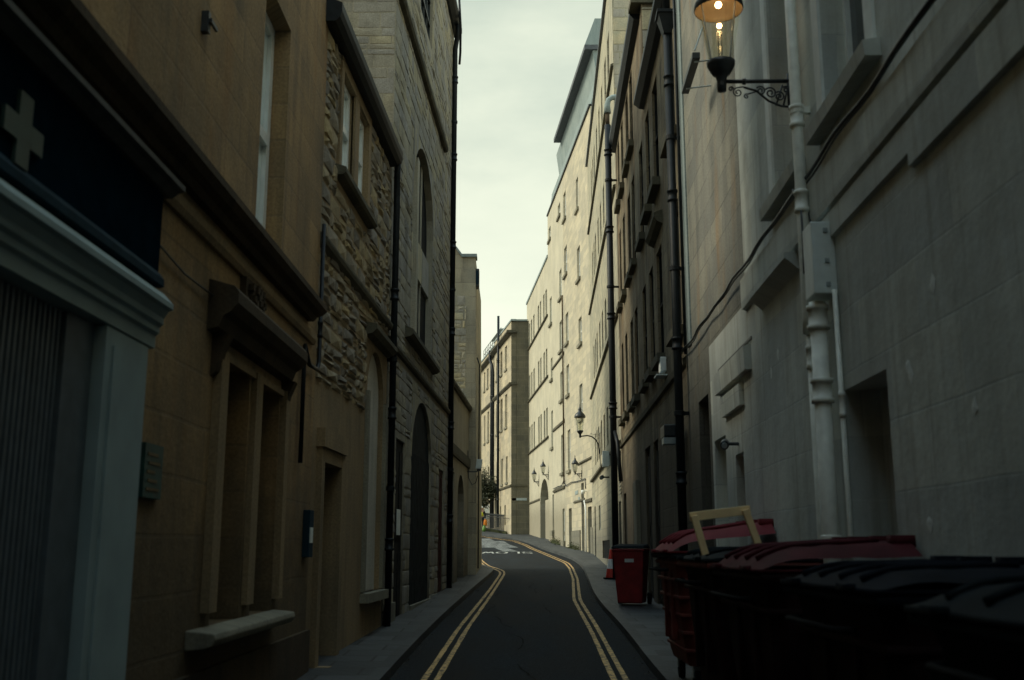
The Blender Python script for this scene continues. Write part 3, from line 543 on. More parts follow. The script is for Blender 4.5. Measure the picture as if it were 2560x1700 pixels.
m = MB(); blocks(m, L3, 10.75, 13.5, .25, 3.3, .34, .55, [(10.95, 12.15, 0, 2.8)], (.004, .012), soft=.008); m.build('ashlar_facing', M['ashgrey'] if False else M['rubble'], Bd) if False else None
for q in wB: window(Bd, L3, q[0], q[1], q[2], q[3], rec=.045, gm='skypane', bar=.09, rails=(.5,))
m = MB(); m.fbox(L3, 11.42, 11.55, 5.9, 7.3, 0, .035); m.fbox(L3, 13.2, 13.36, 5.9, 7.3, 0, .035); m.fbox(L3, 12.28, 12.55, 5.9, 7.2, -.02, .03); m.fbox(L3, 11.55, 13.2, 7.15, 7.3, 0, .033); m.build('surround', M['tansmooth'], Bd)
MB().fprof(L3, 11.35, 13.45, [(0, 5.76), (.10, 5.77), (.13, 5.80), (.13, 5.86), (0, 5.90)]).build('window_sill', M['ledge'], Bd)
MB().fprof(L3, 10.75, 15.22, [(0, 4.72), (.07, 4.76), (.085, 4.80), (.085, 4.83), (0, 4.90)]).build('string_course', M['ledge'], Bd)
MB().fprof(L3, 13.45, 15.2, [(0, 4.32), (.1, 4.34), (.16, 4.40), (.16, 4.46), (0, 4.50)]).build('door_hood', M['ledge'], Bd)
m = MB(); m.fbox(L3, 13.72, 15.0, .98, 4.24, -.30, -.07); m.build('niche_panel', M['nichewhite'], Bd)['label'] = 'pale boarded panel filling the arched recess'
m = MB(); m.fbox(L3, 13.62, 13.72, 1.0, 3.6, 0, .05); m.fbox(L3, 15.0, 15.12, 1.0, 3.6, 0, .05); m.fbox(L3, 13.6, 15.14, .86, .98, -.27, .12); m.build('recess_ledge', M['sill'], Bd)
door(Bd, L3, 11.12, 12.0, .3, 2.45, .28, 'dark')
m = MB(); m.fbox(L3, 10.98, 11.12, .2, 2.6, 0, .06); m.fbox(L3, 12.0, 12.14, .2, 2.6, 0, .06); m.fbox(L3, 10.95, 12.17, 2.6, 2.8, 0, .09); m.fbox(L3, 11.12, 12.0, 2.45, 2.6, 0, .055); m.fbox(L3, 11.0, 12.1, .2, .36, .002, .2); m.build('door_surround', M['tansmooth'], Bd)
m = MB(); m.fprof(L3, 10.6, 15.12, [(0, 7.28), (.12, 7.28), (.17, 7.33), (.19, 7.40), (.19, 7.50), (.05, 7.56), (0, 7.56)]); m.build('gutter', M['pipe'], Bd)
pipe_thing('drainpipe', 'black drainpipe between the rubble house and the tall ashlar house', [L3.pt(15.1, 7.35, .12), L3.pt(15.22, 7.15, .09), L3.pt(15.26, 6.8, .09), L3.pt(15.26, gz(15.2) + .1, .09)], .05, M['pipe'], [L3.pt(15.26, z, .09) for z in (1.6, 3.5, 5.3)], [((L3.pt(15.26, 4.3, .09)), -.1), ((L3.pt(15.26, 2.4, .09)), -.1)])
# ------------------------------------------------------------------ LEFT 3: tall ashlar house
Cd = empty('ashlar_warehouse', (-1.7, 20, .5), 'tall grey ashlar building with a big arched window above a dark arched gateway', 'building')
oC = [(17.5, 20.45, 5.2, 7.7, 9.0, {'r': .135}), (18.05, 19.85, 11.6, 13.7, {'r': .14}), (17.92, 20.7, .2, 3.1, 4.2, {'r': .05}), (16.25, 17.2, .2, 3.25, {'r': .06}), (22.05, 23.0, .3, 3.2, {'r': .06})]
m = MB(); facade(m, L3, 15.3, 24.1, -.5, 14.15, oC); shell(m, L3, 15.3, 24.1, -.5, 14.15, 7)
m.build('wall', M['render_grey'], Cd)
m = MB(); hC = [hole_of(o) for o in oC] + [(15.3, 24.1, 4.55, 4.68), (15.3, 22.2, 10.3, 10.42)]
blocks(m, L3, 15.32, 24.08, .3, 14.1, .22, .45, hC, (.002, .015), gap=.012, soft=.010, wild=.6)
g_ = FrX(15.3)
m2 = MB(); blocks(m2, g_, -8.0, -1.86, 7.0, 14.1, .20, .5, [], (.001, .008), gap=.006, soft=.006, wild=.4)
m.v += m2.v; k_ = len(m.v) - len(m2.v); m.f += [tuple(i + k_ for i in f) for f in m2.f]
# spandrels above arches
for o in (oC[0], oC[2]):
    oo = o[:5]
    ap = arcpts(oo, 14)
    for p, q in zip(ap, ap[1:]): m.hexa([L3.pt(p[0], p[1], .0), L3.pt(p[0], p[1], .012), L3.pt(q[0], q[1], .012), L3.pt(q[0], q[1], .0), L3.pt(p[0], oo[4], .0), L3.pt(p[0], oo[4], .012), L3.pt(q[0], oo[4], .012), L3.pt(q[0], oo[4], .0)])
m.build('ashlar_facing', M['ashgrey'], Cd)
wn = MB(); wn.fbox(L3, 18.35, 18.58, 5.2, 8.7, -.13, -.03); wn.fbox(L3, 19.4, 19.48, 5.2, 8.9, -.13, -.10); wn.fbox(L3, 17.5, 18.299, 6.5, 7.2, -.13, -.09); wn.fbox(L3, 18.621, 19.399, 6.5, 7.2, -.13, -.07); wn.fbox(L3, 19.481, 20.45, 6.5, 7.2, -.13, -.07); W1 = wn.build('window', M['gable'], Cd)
MB().fbox(L3, 17.5, 20.45, 5.2, 9.0, -.20, -.125).build('pane', M['dark'], W1)
MB().fprof(L3, 16.9, 20.75, [(0, 4.98), (.10, 5.0), (.15, 5.05), (.15, 5.12), (0, 5.19)]).build('window_sill', M['ledge'], W1)
MB().fprof(L3, 15.3, 24.1, [(0, 4.54), (.05, 4.55), (.07, 4.59), (.07, 4.63), (0, 4.69)]).build('string_course', M['ledge'], Cd)
MB().fprof(L3, 15.3, 22.15, [(0, 10.28), (.08, 10.29), (.11, 10.33), (.11, 10.40), (0, 10.44)]).build('string_course', M['ledge'], Cd)
window(Cd, L3, 18.05, 19.85, 11.6, 13.7, rec=.05, fm='ironblack', bar=.05, rails=(.25, .5, .75), mull=3)
m = MB(); m.fbox(L3, 17.92, 20.7, .2, 4.2, -.2, -.045)
for i in range(14): m.fbox(L3, 17.95 + i * .2, 18.12 + i * .2, .3, 3.2, -.044, -.034)
m.build('gate', M['gate'], Cd)['label'] = 'faded teal timber gate in the arch'
door(Cd, L3, 16.25, 17.2, .2, 3.25, .035, 'dark'); door(Cd, L3, 22.05, 23.0, .3, 3.2, .035, 'oxblood')
m = MB(); m.fprof(L3, 15.3, 24.1, [(0, 14.1), (.06, 14.1), (.16, 14.16), (.2, 14.22), (.2, 14.34), (0, 14.4)]); m.build('gutter', M['pipe'], Cd)
MB().fbox(L3, 17.9, 20.75, .1, .6, .001, .05).build('door_step', M['sill'], Cd); MB().fbox(L3, 15.35, 16.2, .0, .75, .02, .055).build('door_step', M['sill'], Cd)
sg = MB(); sg.fbox(L3, 16.55, 16.9, 1.75, 2.15, -.012, -.004); tag(sg.build('door_notice', M['boxwhite'], loc=L3.pt(16.6, 1.8)), 'small worn pale notice stuck on a dark door', 'notice')
pipe_thing('drainpipe', 'tall black drainpipe ending the grey ashlar building against the sky', [L3.pt(23.5, 14.15, .16), L3.pt(23.68, 13.9, .12), L3.pt(23.75, 13.6, .07), L3.pt(23.75, gz(24) + .1, .07)], .06, M['pipe'], [L3.pt(23.75, z, .07) for z in (2.2, 4.3, 6.5, 8.6, 10.8, 12.8)], [(L3.pt(23.75, z, .07), -.08) for z in (3.3, 7.5, 11.7)])
pipe_thing('drainpipe', 'short twin vent pipe rising past the gutter of the ashlar building', [L3.pt(23.1, 14.9, .2), L3.pt(23.3, 14.0, .24), L3.pt(23.7, 13.5, .2), L3.pt(23.92, 13.3, .16)], .03, M['pipe'])
# ------------------------------------------------------------------ LEFT 4: low rendered wall with arched doorway, and gable house
D_ = empty('low_rendered_building', (-1.4, 27, .6), 'low grey rendered building with an arched doorway and mossy coping', 'building')
oD = [(26.2, 27.9, .4, 2.75, 3.4, {'r': .3}), (24.7, 25.35, .4, 3.35, {'r': .12})]
m = MB(); facade(m, L3, 24.1, 29.2, -.4, 5.35, oD); shell(m, L3, 24.1, 29.2, -.4, 5.35, 3); m.fbox(L3, 24.7, 25.35, .4, 3.35, -.13, -.119); m.build('wall', M['render_grey'], D_)
MB().fprof(L3, 24.1, 29.2, [(-.3, 5.35), (.06, 5.33), (.1, 5.38), (.1, 5.44), (-.3, 5.56)]).build('coping', M['ledge'], D_)
MB().fprof(L3, 24.1, 29.2, [(0, 3.72), (.05, 3.72), (.06, 3.78), (.06, 3.98), (0, 4.04)]).build('band', M['ledge'], D_)
m = MB(); m.fbox(L3, 26.2, 27.9, .4, 3.4, -.36, -.301); m.build('gate', M['dark'], D_)
m = MB(); m.fbox(L3, 26.3, 26.42, .8, 2.7, -.30, -.25); m.build('gate_post', M['metalgrey'], D_)
G_ = empty('gabled_stone_house', (-1.6, 29.8, .7), 'gable end of a rubble stone house with flat coped corner against the sky', 'building')
g2 = FrX(29.2); m = MB()
P = g2.pt
prof = [(-9, .2), (-.98, .2), (-1.06, 9.85), (-1.46, 9.85), (-1.76, 10.28), (-5, 14.6), (-9, 14.6)]
m.poly([P(x, z) for x, z in prof]); m.poly([P(x, z, -5.5) for x, z in prof])
for a, b in zip(prof, prof[1:] + prof[:1]): m.poly([P(*a), P(*b), P(b[0], b[1], -5.5), P(a[0], a[1], -5.5)])
m.build('wall', M['gableflat'], G_)
rg = random.Random(5); m = MB(); blocks(m, g2, -2.2, -1.30, 5.0, 8.7, .15, .24, [], (.001, .012), gap=.022, rng=rg, soft=.008, wild=1); m.build('rubble_facing', M['gable'], G_)
m = MB(); m.fbox(g2, -1.46, -1.02, 9.85, 9.94, -.4, .05); m.build('coping', M['zinc'], G_)
m = MB(); m.hexa([P(-1.46, 9.86, -.4), P(-1.46, 9.86, .04), P(-5, 14.62, .04), P(-5, 14.62, -.4), P(-1.46, 9.95, -.4), P(-1.46, 9.95, .04), P(-5, 14.75, .04), P(-5, 14.75, -.4)]); m.build('verge', M['zinc'], G_)
ab = empty('wall_speaker', (-1.0, 29.35, 9.0), 'dark box fixed high on the corner of the gabled house', 'box'); MB().box(-1.06, -.955, 29.25, 29.6, 8.98, 9.52).build('casing', M['ironblack'], ab, bevel=.015); MB().box(-1.05, -.965, 29.243, 29.25, 9.05, 9.45).build('grille', M['navylite'], ab)
pipe_thing('drainpipe', 'thin dark pipe on the street corner of the gabled house', [(-1.0, 29.32, 6.9), (-.93, 29.32, 6.7), (-.935, 29.32, 1.0)], .018, M['pipe'])
fc = empty('floodlight', (-1.25, 28.9, 3.4), 'white boxed floodlight on a black arm at the corner of the low building', 'floodlight')
MB().tube([(-1.28, 28.9, 3.62), (-.95, 28.9, 3.62)], .014, 8).build('arm', M['ironblack'], fc); MB().tube([(-1.22, 28.88, 4.2), (-1.21, 28.88, 3.7), (-1.2, 28.88, 3.45), (-1.1, 28.88, 3.25), (-1.0, 28.88, 3.32), (-.95, 28.88, 3.5)], .012, 8).build('cable', M['ironblack'], fc)
hb = MB().box(-.08, .08, -.05, .05, -.13, .13).xf(lambda v: (-.91 + v[0] + v[2] * .15, 28.8 + v[1], 3.82 + v[2])).build('housing', M['boxwhite'], fc, bevel=.01); MB().box(-.97, -.85, 28.72, 28.744, 3.62, 3.68).build('lens', M['ironblack'], hb)
RB = empty('rear_light_blocker', (0, -9, 0), 'added unseen tan block behind the viewer that darkens the near lane', 'building')  # unseen block added behind the camera to cut light on the near lane
gr_ = FrX(-8.0); m = MB(); m.box(-9, 9, -14, -8.02, -1, 12); m.build('wall', M['tan'], RB)
m = MB(); [m.box(x, x + 1.0, -8.02, -7.96, z, z + 1.6) for x in (-1.6, .6) for z in (1.2, 4.4, 7.6)]; m.build('window', M['glassdim'], RB)
# ------------------------------------------------------------------ FAR block L5
F_ = empty('far_corner_block', (-.1, 70.6, 2.4), 'far pale stone block with a soot-stained side wall, string courses and roof railing', 'building')
wF = [(72.45, 73.35, 14.0, 15.68), (74.55, 75.45, 13.95, 15.66), (76.75, 77.5, 13.9, 15.62), (72.35, 73.35, 9.87, 12.2), (74.4, 75.4, 9.87, 12.15), (76.6, 77.5, 9.83, 12.12),
      (72.1, 72.9, 6.0, 7.8), (74.15, 75.0, 6.0, 7.8), (76.4, 77.3, 6.0, 7.75)]
w2 = [(80.2, 81.1, 14.2, 15.75), (82.3, 83.15, 14.2, 15.75), (84.2, 84.95, 14.2, 15.75), (80.0, 80.8, 9.86, 12.2), (81.9, 82.8, 9.86, 12.2), (84.0, 84.7, 9.86, 12.15), (79.5, 80.4, 6.0, 7.8), (81.7, 82.5, 6.0, 7.8), (83.8, 84.7, 6.0, 7.8)]
gw = [(72.9, 73.5, 3.1, 4.47), (75.0, 75.6, 3.1, 4.47)]
m = MB(); facade(m, L5, 70.6, 78.4, 1, 17.0, wF + gw, .14); shell(m, L5, 70.6, 78.4, 1, 17.0, -.0 + 0.001) if False else None
L5b = Fr(L5.a + .1, L5.b, -1); facade(m, L5b, 78.4, 88, 1, 16.9, w2, .14)
m.poly([L5.pt(78.4, 1), L5.pt(78.4, 17), L5b.pt(78.4, 17), L5b.pt(78.4, 1)]); m.poly([L5.pt(70.6, 17), L5.pt(78.4, 17), L5.pt(78.4, 17, -9), L5.pt(70.6, 17, -9)]); m.poly([L5b.pt(78.4, 16.9), L5b.pt(88, 16.9), L5b.pt(88, 16.9, -9), L5b.pt(78.4, 16.9, -9)])
m.poly([L5b.pt(88, 1), L5b.pt(88, 16.9), L5b.pt(88, 16.9, -9), L5b.pt(88, 1, -9)])
m.build('front_wall', M['farfront'], F_)
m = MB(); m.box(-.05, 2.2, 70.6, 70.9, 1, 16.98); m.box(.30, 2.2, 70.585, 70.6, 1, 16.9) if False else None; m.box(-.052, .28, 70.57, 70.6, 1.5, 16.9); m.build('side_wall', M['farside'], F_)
for q in wF: window(F_, L5, *q, rec=.1, fm='farfront', bar=.06, rails=(.5,), sill=.08, so_=.08)
for q in gw: window(F_, L5, *q, rec=.1, fm='farfront', bar=.05, rails=())
for q in w2: window(F_, L5b, *q, rec=.1, fm='farfront', bar=.06, rails=(.5,), sill=.08, so_=.08)
for (z, h, o_, xe) in ((16.05, .32, .32, .30), (12.45, .28, .16, .32), (5.55, .22, .08, 1.0)):
    m = MB(); m.fprof(L5, 70.55, 78.6, [(0, z), (o_ * .4, z + .03), (o_, z + h * .5), (o_, z + h * .85), (0, z + h)]); m.fprof(L5b, 78.3, 88, [(0, z), (o_ * .4, z + .03), (o_, z + h * .5), (o_, z + h * .85), (0, z + h)])
    m.box(-.05 - o_, xe, 70.6 - o_, 70.598, z + h * .3, z + h * .86); m.build('string_course', M['ledge'], F_)
m = MB(); m.fbox(L5, 70.4, 78.4, 17.0, 17.12, -.3, .05); m.fbox(L5b, 78.4, 88, 16.9, 17.02, -.3, .05); m.box(-.03, 1.1, 70.5, 70.95, 17.0, 17.12); m.build('coping', M['zinc'], F_)
m = MB(); m.box(.0, 1.0, 70.57, 70.6, 4.68, 4.84); m.build('flashing', M['metalgrey'], F_)
m = MB()
for z in (17.4, 17.8, 18.2):
    m.tube([L5b.pt(78.4, z, -.4), L5b.pt(88, z, -.4)], .025, 6)
for u in range(79, 89, 1): m.tube([L5b.pt(u, 17.0, -.4), L5b.pt(u, 18.2, -.4)], .025, 6)
m.build('roof_railing', M['ironblack'], F_)
m = MB(); m.fbox(L5b, 79.5, 84.5, 18.30, 18.38, -1.1, -.5); [m.fbox(L5b, u, u + .06, 16.9, 18.3, -1.0, -.94) for u in (79.8, 82, 84.2)]; m.build('roof_canopy', M['zinc'], F_)
pipe_thing('drainpipe', 'tall black vent pipe rising above the far stone block', [L5.pt(75.2, 18.4, .2), L5.pt(75.2, 3, .2)], .09, M['pipe'], [L5.pt(75.2, z, .2) for z in (5, 8.5, 12, 15)])
pipe_thing('drainpipe', 'thick black drainpipe with swan neck on the far stone block', [L5b.pt(79.5, 16.6, .3), L5b.pt(79.5, 15.9, .3), L5b.pt(78.9, 15.3, .2), L5b.pt(78.8, 14.8, .15), L5b.pt(78.8, 3, .15)], .11, M['pipe'], [L5b.pt(78.8, z, .15) for z in (6, 10, 13)])
pipe_thing('drainpipe', 'thinner black drainpipe left of the swan necked one', [L5b.pt(79.9, 15.8, .15), L5b.pt(79.9, 3, .15)], .06, M['pipe'], [L5b.pt(79.9, z, .15) for z in (6, 10, 13)])
X_ = empty('distant_house', (-4.2, 92, 3), 'slice of a pale distant house between the gable and the far block', 'building')
m = MB(); m.box(-8, -2.2, 90, 96, 2, 14.2); m.build('wall', M['farfront'], X_); m = MB(); m.box(-8.2, -2.1, 89.8, 96.2, 14.2, 14.5); m.box(-8.2, -2.1, 89.85, 90, 8, 8.3); m.build('cornice', M['zinc'], X_)
# ------------------------------------------------------------------ RIGHT 0: painted building
P0 = empty('painted_building', (2.3, 6, .2), 'off-white painted building with deep sash windows and white downpipes on the near right', 'building')
o0 = [(6.02, 7.02, 4.6, 6.9, {'r': .26}), (7.85, 8.68, 4.55, 6.9, {'r': .26}), (6.12, 7.0, .7, 2.6, {'r': .24})]
m = MB(); facade(m, R, -8, 10.22, -.4, 13.5, o0); shell(m, R, -8, 10.22, -.4, 13.5, 6); m.fbox(R, 6.12, 7.0, .7, 2.6, -.25, -.239)
gws = [(11.68, 12.45, .6, 2.8, {'r': .25}), (10.66, 11.12, .6, 2.52, {'r': .25})]
facade(m, R, 10.22, 12.6, -.4, 3.98, gws); m.fbox(R, 11.68, 12.45, .6, 2.8, -.26, -.249); m.fbox(R, 10.66, 11.12, .6, 2.52, -.26, -.249)
m.build('wall', M['painted'], P0)
for q in ((6.02, 7.02, 4.6, 6.9), (7.85, 8.68, 4.55, 6.9)):
    wd_ = window(P0, R, *q, rec=.17, fm='paintpale', bar=.05, rails=(.5,), sill=None)
    s_ = MB(); s_.fprof(R, q[0] - .22, q[1] + .22, [(-.16, q[2] - .14), (.10, q[2] - .14), (.11, q[2] - .04), (-.16, q[2] + .003)]); s_.build('window_sill', M['painted'], wd_)
    s_ = MB(); s_.fbox(R, q[0] - .16, q[0] - .001, q[2] + .004, 6.95, 0, .022); s_.fbox(R, q[1] + .001, q[1] + .16, q[2] + .004, 6.95, 0, .022); s_.build('surround', M['paintpale'], wd_)
m = MB(); m.fprof(R, -8, 10.2, [(0, 3.89), (.045, 3.90), (.05, 3.96), (.05, 4.20), (0, 4.24)]); m.build('string_course', M['painted'], P0)
m = MB(); m.fprof(R, -8, 5.42, [(0, 3.60), (.032, 3.61), (.036, 3.86), (0, 3.889)]); m.fprof(R, 5.421, 7.3, [(0, 3.68), (.03, 3.69), (.03, 3.87), (0, 3.888)]); m.build('band', M['painted'], P0)
m = MB(); m.fprof(R, 8.0, 9.45, [(0, 3.72), (.09, 3.80), (.12, 3.82), (.12, 3.86), (0, 3.88)]); m.build('door_hood', M['painted'], P0)
m = MB(); m.fprof(R, 10.05, 11.9, [(0, 3.27), (.07, 3.27), (.08, 3.5), (0, 3.53)]); m.fprof(R, 10.5, 11.6, [(0, 2.98), (.05, 2.98), (.055, 3.2), (0, 3.24)]); m.build('stepped_panel', M['painted'], P0)
m = MB(); m.fbox(R, 9.98, 11.95, 3.56, 3.585, 0, .012); m.build('crack_line', M['ironblack'], P0)
g = random.Random(12); m = MB()
for (u, z) in ((5.75, 2.55), (5.72, 2.5), (5.6, 1.68), (5.3, 2.9), (8.9, 3.2), (9.2, 3.1), (4.9, 2.2)):
    n_ = 7; pr = [(u + (.03 + .03 * g.random()) * cos(a), z + (.02 + .05 * g.random()) * sin(a)) for a in [2 * pi * k / n_ for k in range(n_)]]
    m.poly([R.pt(a, b, .002) for a, b in pr]); c_ = R.pt(u + .01, z + .01, .005)
    for a, b in zip(pr, pr[1:] + pr[:1]): m.poly([R.pt(a[0], a[1], .002), R.pt(b[0], b[1], .002), c_])
m.build('plaster_scar', M['paintpale'], P0)['label'] = 'pale chipped plaster scars'
tcab = MB(); pts = []
for i in range(50):
    u = 3.0 + i * (14.7 - 3.0) / 49; pts.append(R.pt(u, 4.285 + .012 * sin(u * 3.1) - .01 * abs(sin(u * 1.3)), .07 + .01 * sin(u * 5)))
tcab.tube(pts, .014, 7); tcab.tube([(p[0] + .01, p[1], p[2] - .02 - .01 * sin(p[1] * 2)) for p in pts], .009, 6); tcab.tube([R.pt(7.6, 4.28, .1), R.pt(7.4, 4.0, .12), R.pt(7.32, 3.8, .14), R.pt(7.3, 3.5, .15)], .008, 6); tcab.tube([R.pt(7.7, 4.28, .1), R.pt(7.5, 4.1, .05), R.pt(7.3, 3.7, .05), R.pt(7.28, 3.4, .05)], .008, 6)
tag(tcab.build('wall_cable', M['ironblack'], loc=R.pt(8, 4.28), smooth=True), 'bundle of black cables clipped along the painted wall below the sills', 'cable')
pipe_thing('drainpipe', 'upper white downpipe with a wide collar beside the lit lamp', [R.pt(7.45, 8.5, .1), R.pt(7.45, 3.2, .1), R.pt(7.5, 3.1, .09)], .042, M['whitepipe'], [R.pt(7.45, 4.78, .1), R.pt(7.45, 4.1, .1)], [(R.pt(7.45, 4.83, .1), .12)], group='white downpipes on the painted wall')
pipe_thing('drainpipe', 'slender white pipe left of the fat lower white pipe', [R.pt(7.5, 3.12, .08), R.pt(7.5, .25, .08)], .03, M['whitepipe'], [R.pt(7.5, 2.92, .08)], group='white downpipes on the painted wall')
pipe_thing('drainpipe', 'fat white lower downpipe below the pale meter box', [R.pt(7.15, 3.25, .11), R.pt(7.15, .25, .11)], .058, M['whitepipe'], [R.pt(7.15, 3.14, .11), R.pt(7.15, 2.62, .11)], [(R.pt(7.15, 1.6, .11), .13)], group='white downpipes on the painted wall')
pipe_thing('drainpipe', 'thinnest white conduit right of the fat white pipe', [R.pt(6.98, 3.3, .03), R.pt(6.95, .25, .03)], .018, M['whitepipe'], [R.pt(6.965, 2.5, .03)], group='white downpipes on the painted wall')
mb_ = empty('meter_box', R.pt(7.1, 3.26), 'pale grey electrical box fixed above the fat white pipe', 'meter box'); MB().fbox(R, 7.0, 7.24, 3.28, 3.80, .0, .165).build('casing', M['boxwhite'], mb_, bevel=.008); m = MB(); [m.fbox(R, 6.99, 7.0, z, z + .03, .05 + .0, .08) for z in (3.33, 3.5, 3.72)]; m.build('hinge', M['metalgrey'], mb_)
def seccam(name, c, label, s=1.0, fr=R):
    t = empty(name, c, label, 'camera'); x, y, z = c; dx = .12 * s
    MB().tube([(x + dx * 1.5, y, z), (x + .03, y, z)], .018 * s, 8).build('arm', M['ironblack'], t); h = MB().tube([(x + .04, y + .12 * s, z + .02), (x - .02, y - .14 * s, z - .03)], .045 * s, 12).build('housing', M['ironblack'], t, True); MB().tube([(x - .02, y - .14 * s, z - .03), (x - .026, y - .165 * s, z - .036)], .03 * s, 12).build('lens', M['metalgrey'], h)
    return t
seccam('security_camera', (R.pt(10.9, 2.62, .16)), 'black twin security light above the painted ground-floor windows')
# lit street lamp near
def spiral(cx, y, cz, r0, turns, a0, sgn=1, n=28, xsc=1):
    return [(cx + xsc * r0 * (1 - .8 * i / n) * cos(a0 + sgn * turns * 2 * pi * i / n), y, cz + r0 * (1 - .8 * i / n) * sin(a0 + sgn * turns * 2 * pi * i / n)) for i in range(n + 1)]
def bell_lantern(c, wallx, label, lit):
    x, y, z = c      # z = top of the base cup
    t = empty('wall_lamp', (wallx, y, z - .25), label, 'street lamp', 'street lamps on wall brackets')
    MB().lathe((x, y, z), [(0, -.262), (.036, -.255), (.04, -.2), (.036, -.165), (.045, -.15), (.045, -.12), (.07, -.11), (.09, -.08), (.115, -.03), (.118, 0), (.09, .005), (0, .006)], 24).build('base_cup', M['ironblack'], t, True)
    MB().lathe((x, y, z), [(.098, .0), (.185, .485)], 28).build('glass', M['clear'], t, True)
    MB().lathe((x, y, z), [(.062, .0), (.065, .36)], 20).build('inner_glass', M['clear'], t, True)
    h = MB().lathe((x, y, z), [(.20, .465), (.205, .48), (.20, .525), (.16, .60), (.09, .66), (.06, .72), (.065, .76), (.04, .82), (.02, .84), (.012, .94), (0, .97)], 28).build('hood', M['ironblack'], t, True)
    MB().lathe((x, y, z), [(.197, .468), (.19, .525), (.13, .59), (0, .62)], 28).build('reflector', M['hoodin'], h, True)
    m = MB()
    for a in (.6, 2.2, 3.7, 5.3): m.tube([(x + .105 * cos(a), y + .105 * sin(a), z), (x + .19 * cos(a), y + .19 * sin(a), z + .48)], .005, 6)
    m.build('frame_bar', M['metalgrey'], t)
    m = MB(); m.tube([(x - .012, y, z), (x - .012, y, z + .27)], .004, 6); m.tube([(x + .012, y, z), (x + .012, y, z + .27)], .004, 6); m.build('burner', M['ironblack'], t)
    if lit:
        for zz, r in ((.33, .022), (.52, .028), (.035, .010)):  # lowest, smallest ball imitates a reflection by its own glow
            MB().lathe((x, y, z + zz), [(0, -r), (r * .7, -r * .7), (r, 0), (r * .7, r * .7), (0, r)], 12).build('bulb_and_glint', M['bulb_and_glint'], t, True)
        li = bpy.data.lights.new('lamp_light', 'POINT'); li.energy = 0.10; li.color = (1, .62, .28); li.shadow_soft_size = .03; lo = bpy.data.objects.new('lamp_light', li); COL.objects.link(lo); lo.parent = t; lo.location = Vector((x, y - .0, z + .46)) - Vector(t.location)
    return t
zl = 5.495; yl_ = 8.0; xl = 1.73; wx = R.pt(yl_, 0)[0]
lampn = bell_lantern((xl, yl_, zl), wx, 'lit wall lamp with glowing bulbs on a scrolled bracket, nearest on the right', True)
m = MB(); m.tube([(xl, yl_, zl - .17), (wx - .005, yl_, zl - .165)], .017, 10); m.tube([(xl + .17, yl_, zl - .17), (xl + .2, yl_, zl - .17)], .026, 10)
m.tube([(xl + .18, yl_, zl - .22), (xl + .28, yl_, zl - .25), (xl + .38, yl_, zl - .34), (xl + .48, yl_, zl - .385), (xl + .57, yl_, zl - .395)], .010, 8)
m.tube(spiral(xl + .13, yl_, zl - .265, .042, 1.5, pi / 2, 1), .006, 6); m.tube(spiral(xl + .075, yl_, zl - .235, .022, 1.2, 0, 1), .007, 6)
m.tube([(xl + .13, yl_, zl - .223), (xl + .18, yl_, zl - .215)], .006, 6); m.tube(spiral(xl + .20, yl_, zl - .30, .022, 1.2, 1.2, 1), .006, 6); m.tube([(xl + .21, yl_, zl - .28), (xl + .28, yl_, zl - .26)], .006, 6)
for (a, b_, r) in ((.32, -.25, .04), (.40, -.27, .05), (.47, -.30, .045), (.53, -.24, .03)): m.tube(spiral(xl + a, yl_, zl + b_, r, 1.6, pi * .8, -1), .0075, 6)
m.tube([(wx - .012, yl_, zl - .42), (wx - .012, yl_, zl - .1)], .012, 8); m.tube([(xl + .44, yl_, zl - .38), (xl + .5, yl_, zl - .2)], .008, 6); m.tube([(xl + .50, yl_, zl - .38), (xl + .55, yl_, zl - .2)], .008, 6)
m.build('bracket', M['ironblack'], lampn, True)
fl = empty('awning_box', R.pt(11.4, 7.05), 'slim black projecting light box high on the weathered wall behind the lit lamp', 'light fitting')
MB().fbox(R, 10.95, 11.9, 7.0, 7.08, .24, .33).build('casing', M['ironblack'], fl, bevel=.01); m = MB(); m.tube([R.pt(11.0, 7.02, 0), R.pt(11.0, 6.98, .3)], .009, 6); m.tube([R.pt(11.7, 7.02, 0), R.pt(11.7, 6.98, .3)], .009, 6); m.tube([R.pt(10.95, 7.1, .3), R.pt(10.95, 7.9, .02)], .009, 6); m.build('stay_rod', M['metalgrey'], fl)
# ------------------------------------------------------------------ RIGHT 1: weathered ashlar
P1 = empty('weathered_house', (2.45, 12.5, .3), 'weathered blockwork house with rust stains between the painted wall and twin black pipes', 'building')
m = MB(); facade(m, R, 10.22, 14.6, 3.98, 12.0, []); facade(m, R, 12.6, 14.6, -.3, 3.98, [(12.78, 13.6, .2, 3.43, {'r': .4})]); shell(m, R, 10.22, 14.6, -.3, 12, 5); m.build('wall', M['weather'], P1)
door(P1, R, 12.78, 13.6, .2, 3.43, .34, 'dark'); m = MB(); m.fbox(R, 14.0, 14.32, 4.3, 12, 0, .02); m.build('pilaster_strip', M['zinc'], P1)
t = pipe_thing('drainpipe', 'thick black drainpipe with a hopper between weathered and dark houses', [R.pt(14.5, 9.2, .14), R.pt(14.5, gz(14.5) + .1, .14)], .06, M['pipe'], [R.pt(14.5, z, .14) for z in (2.5, 4.4, 6.6, 8.4)], [(R.pt(14.5, z, .14), .14) for z in (3.4, 5.5, 7.5)])
m = MB(); m.hexa([R.pt(14.42, 9.15, .08), R.pt(14.42, 9.15, .2), R.pt(14.58, 9.15, .2), R.pt(14.58, 9.15, .08), R.pt(14.36, 9.45, 0), R.pt(14.36, 9.45, .28), R.pt(14.66, 9.45, .28), R.pt(14.66, 9.45, 0)]); m.fbox(R, 14.34, 14.68, 9.45, 9.5, 0, .3); m.build('hopper', M['pipe'], t)
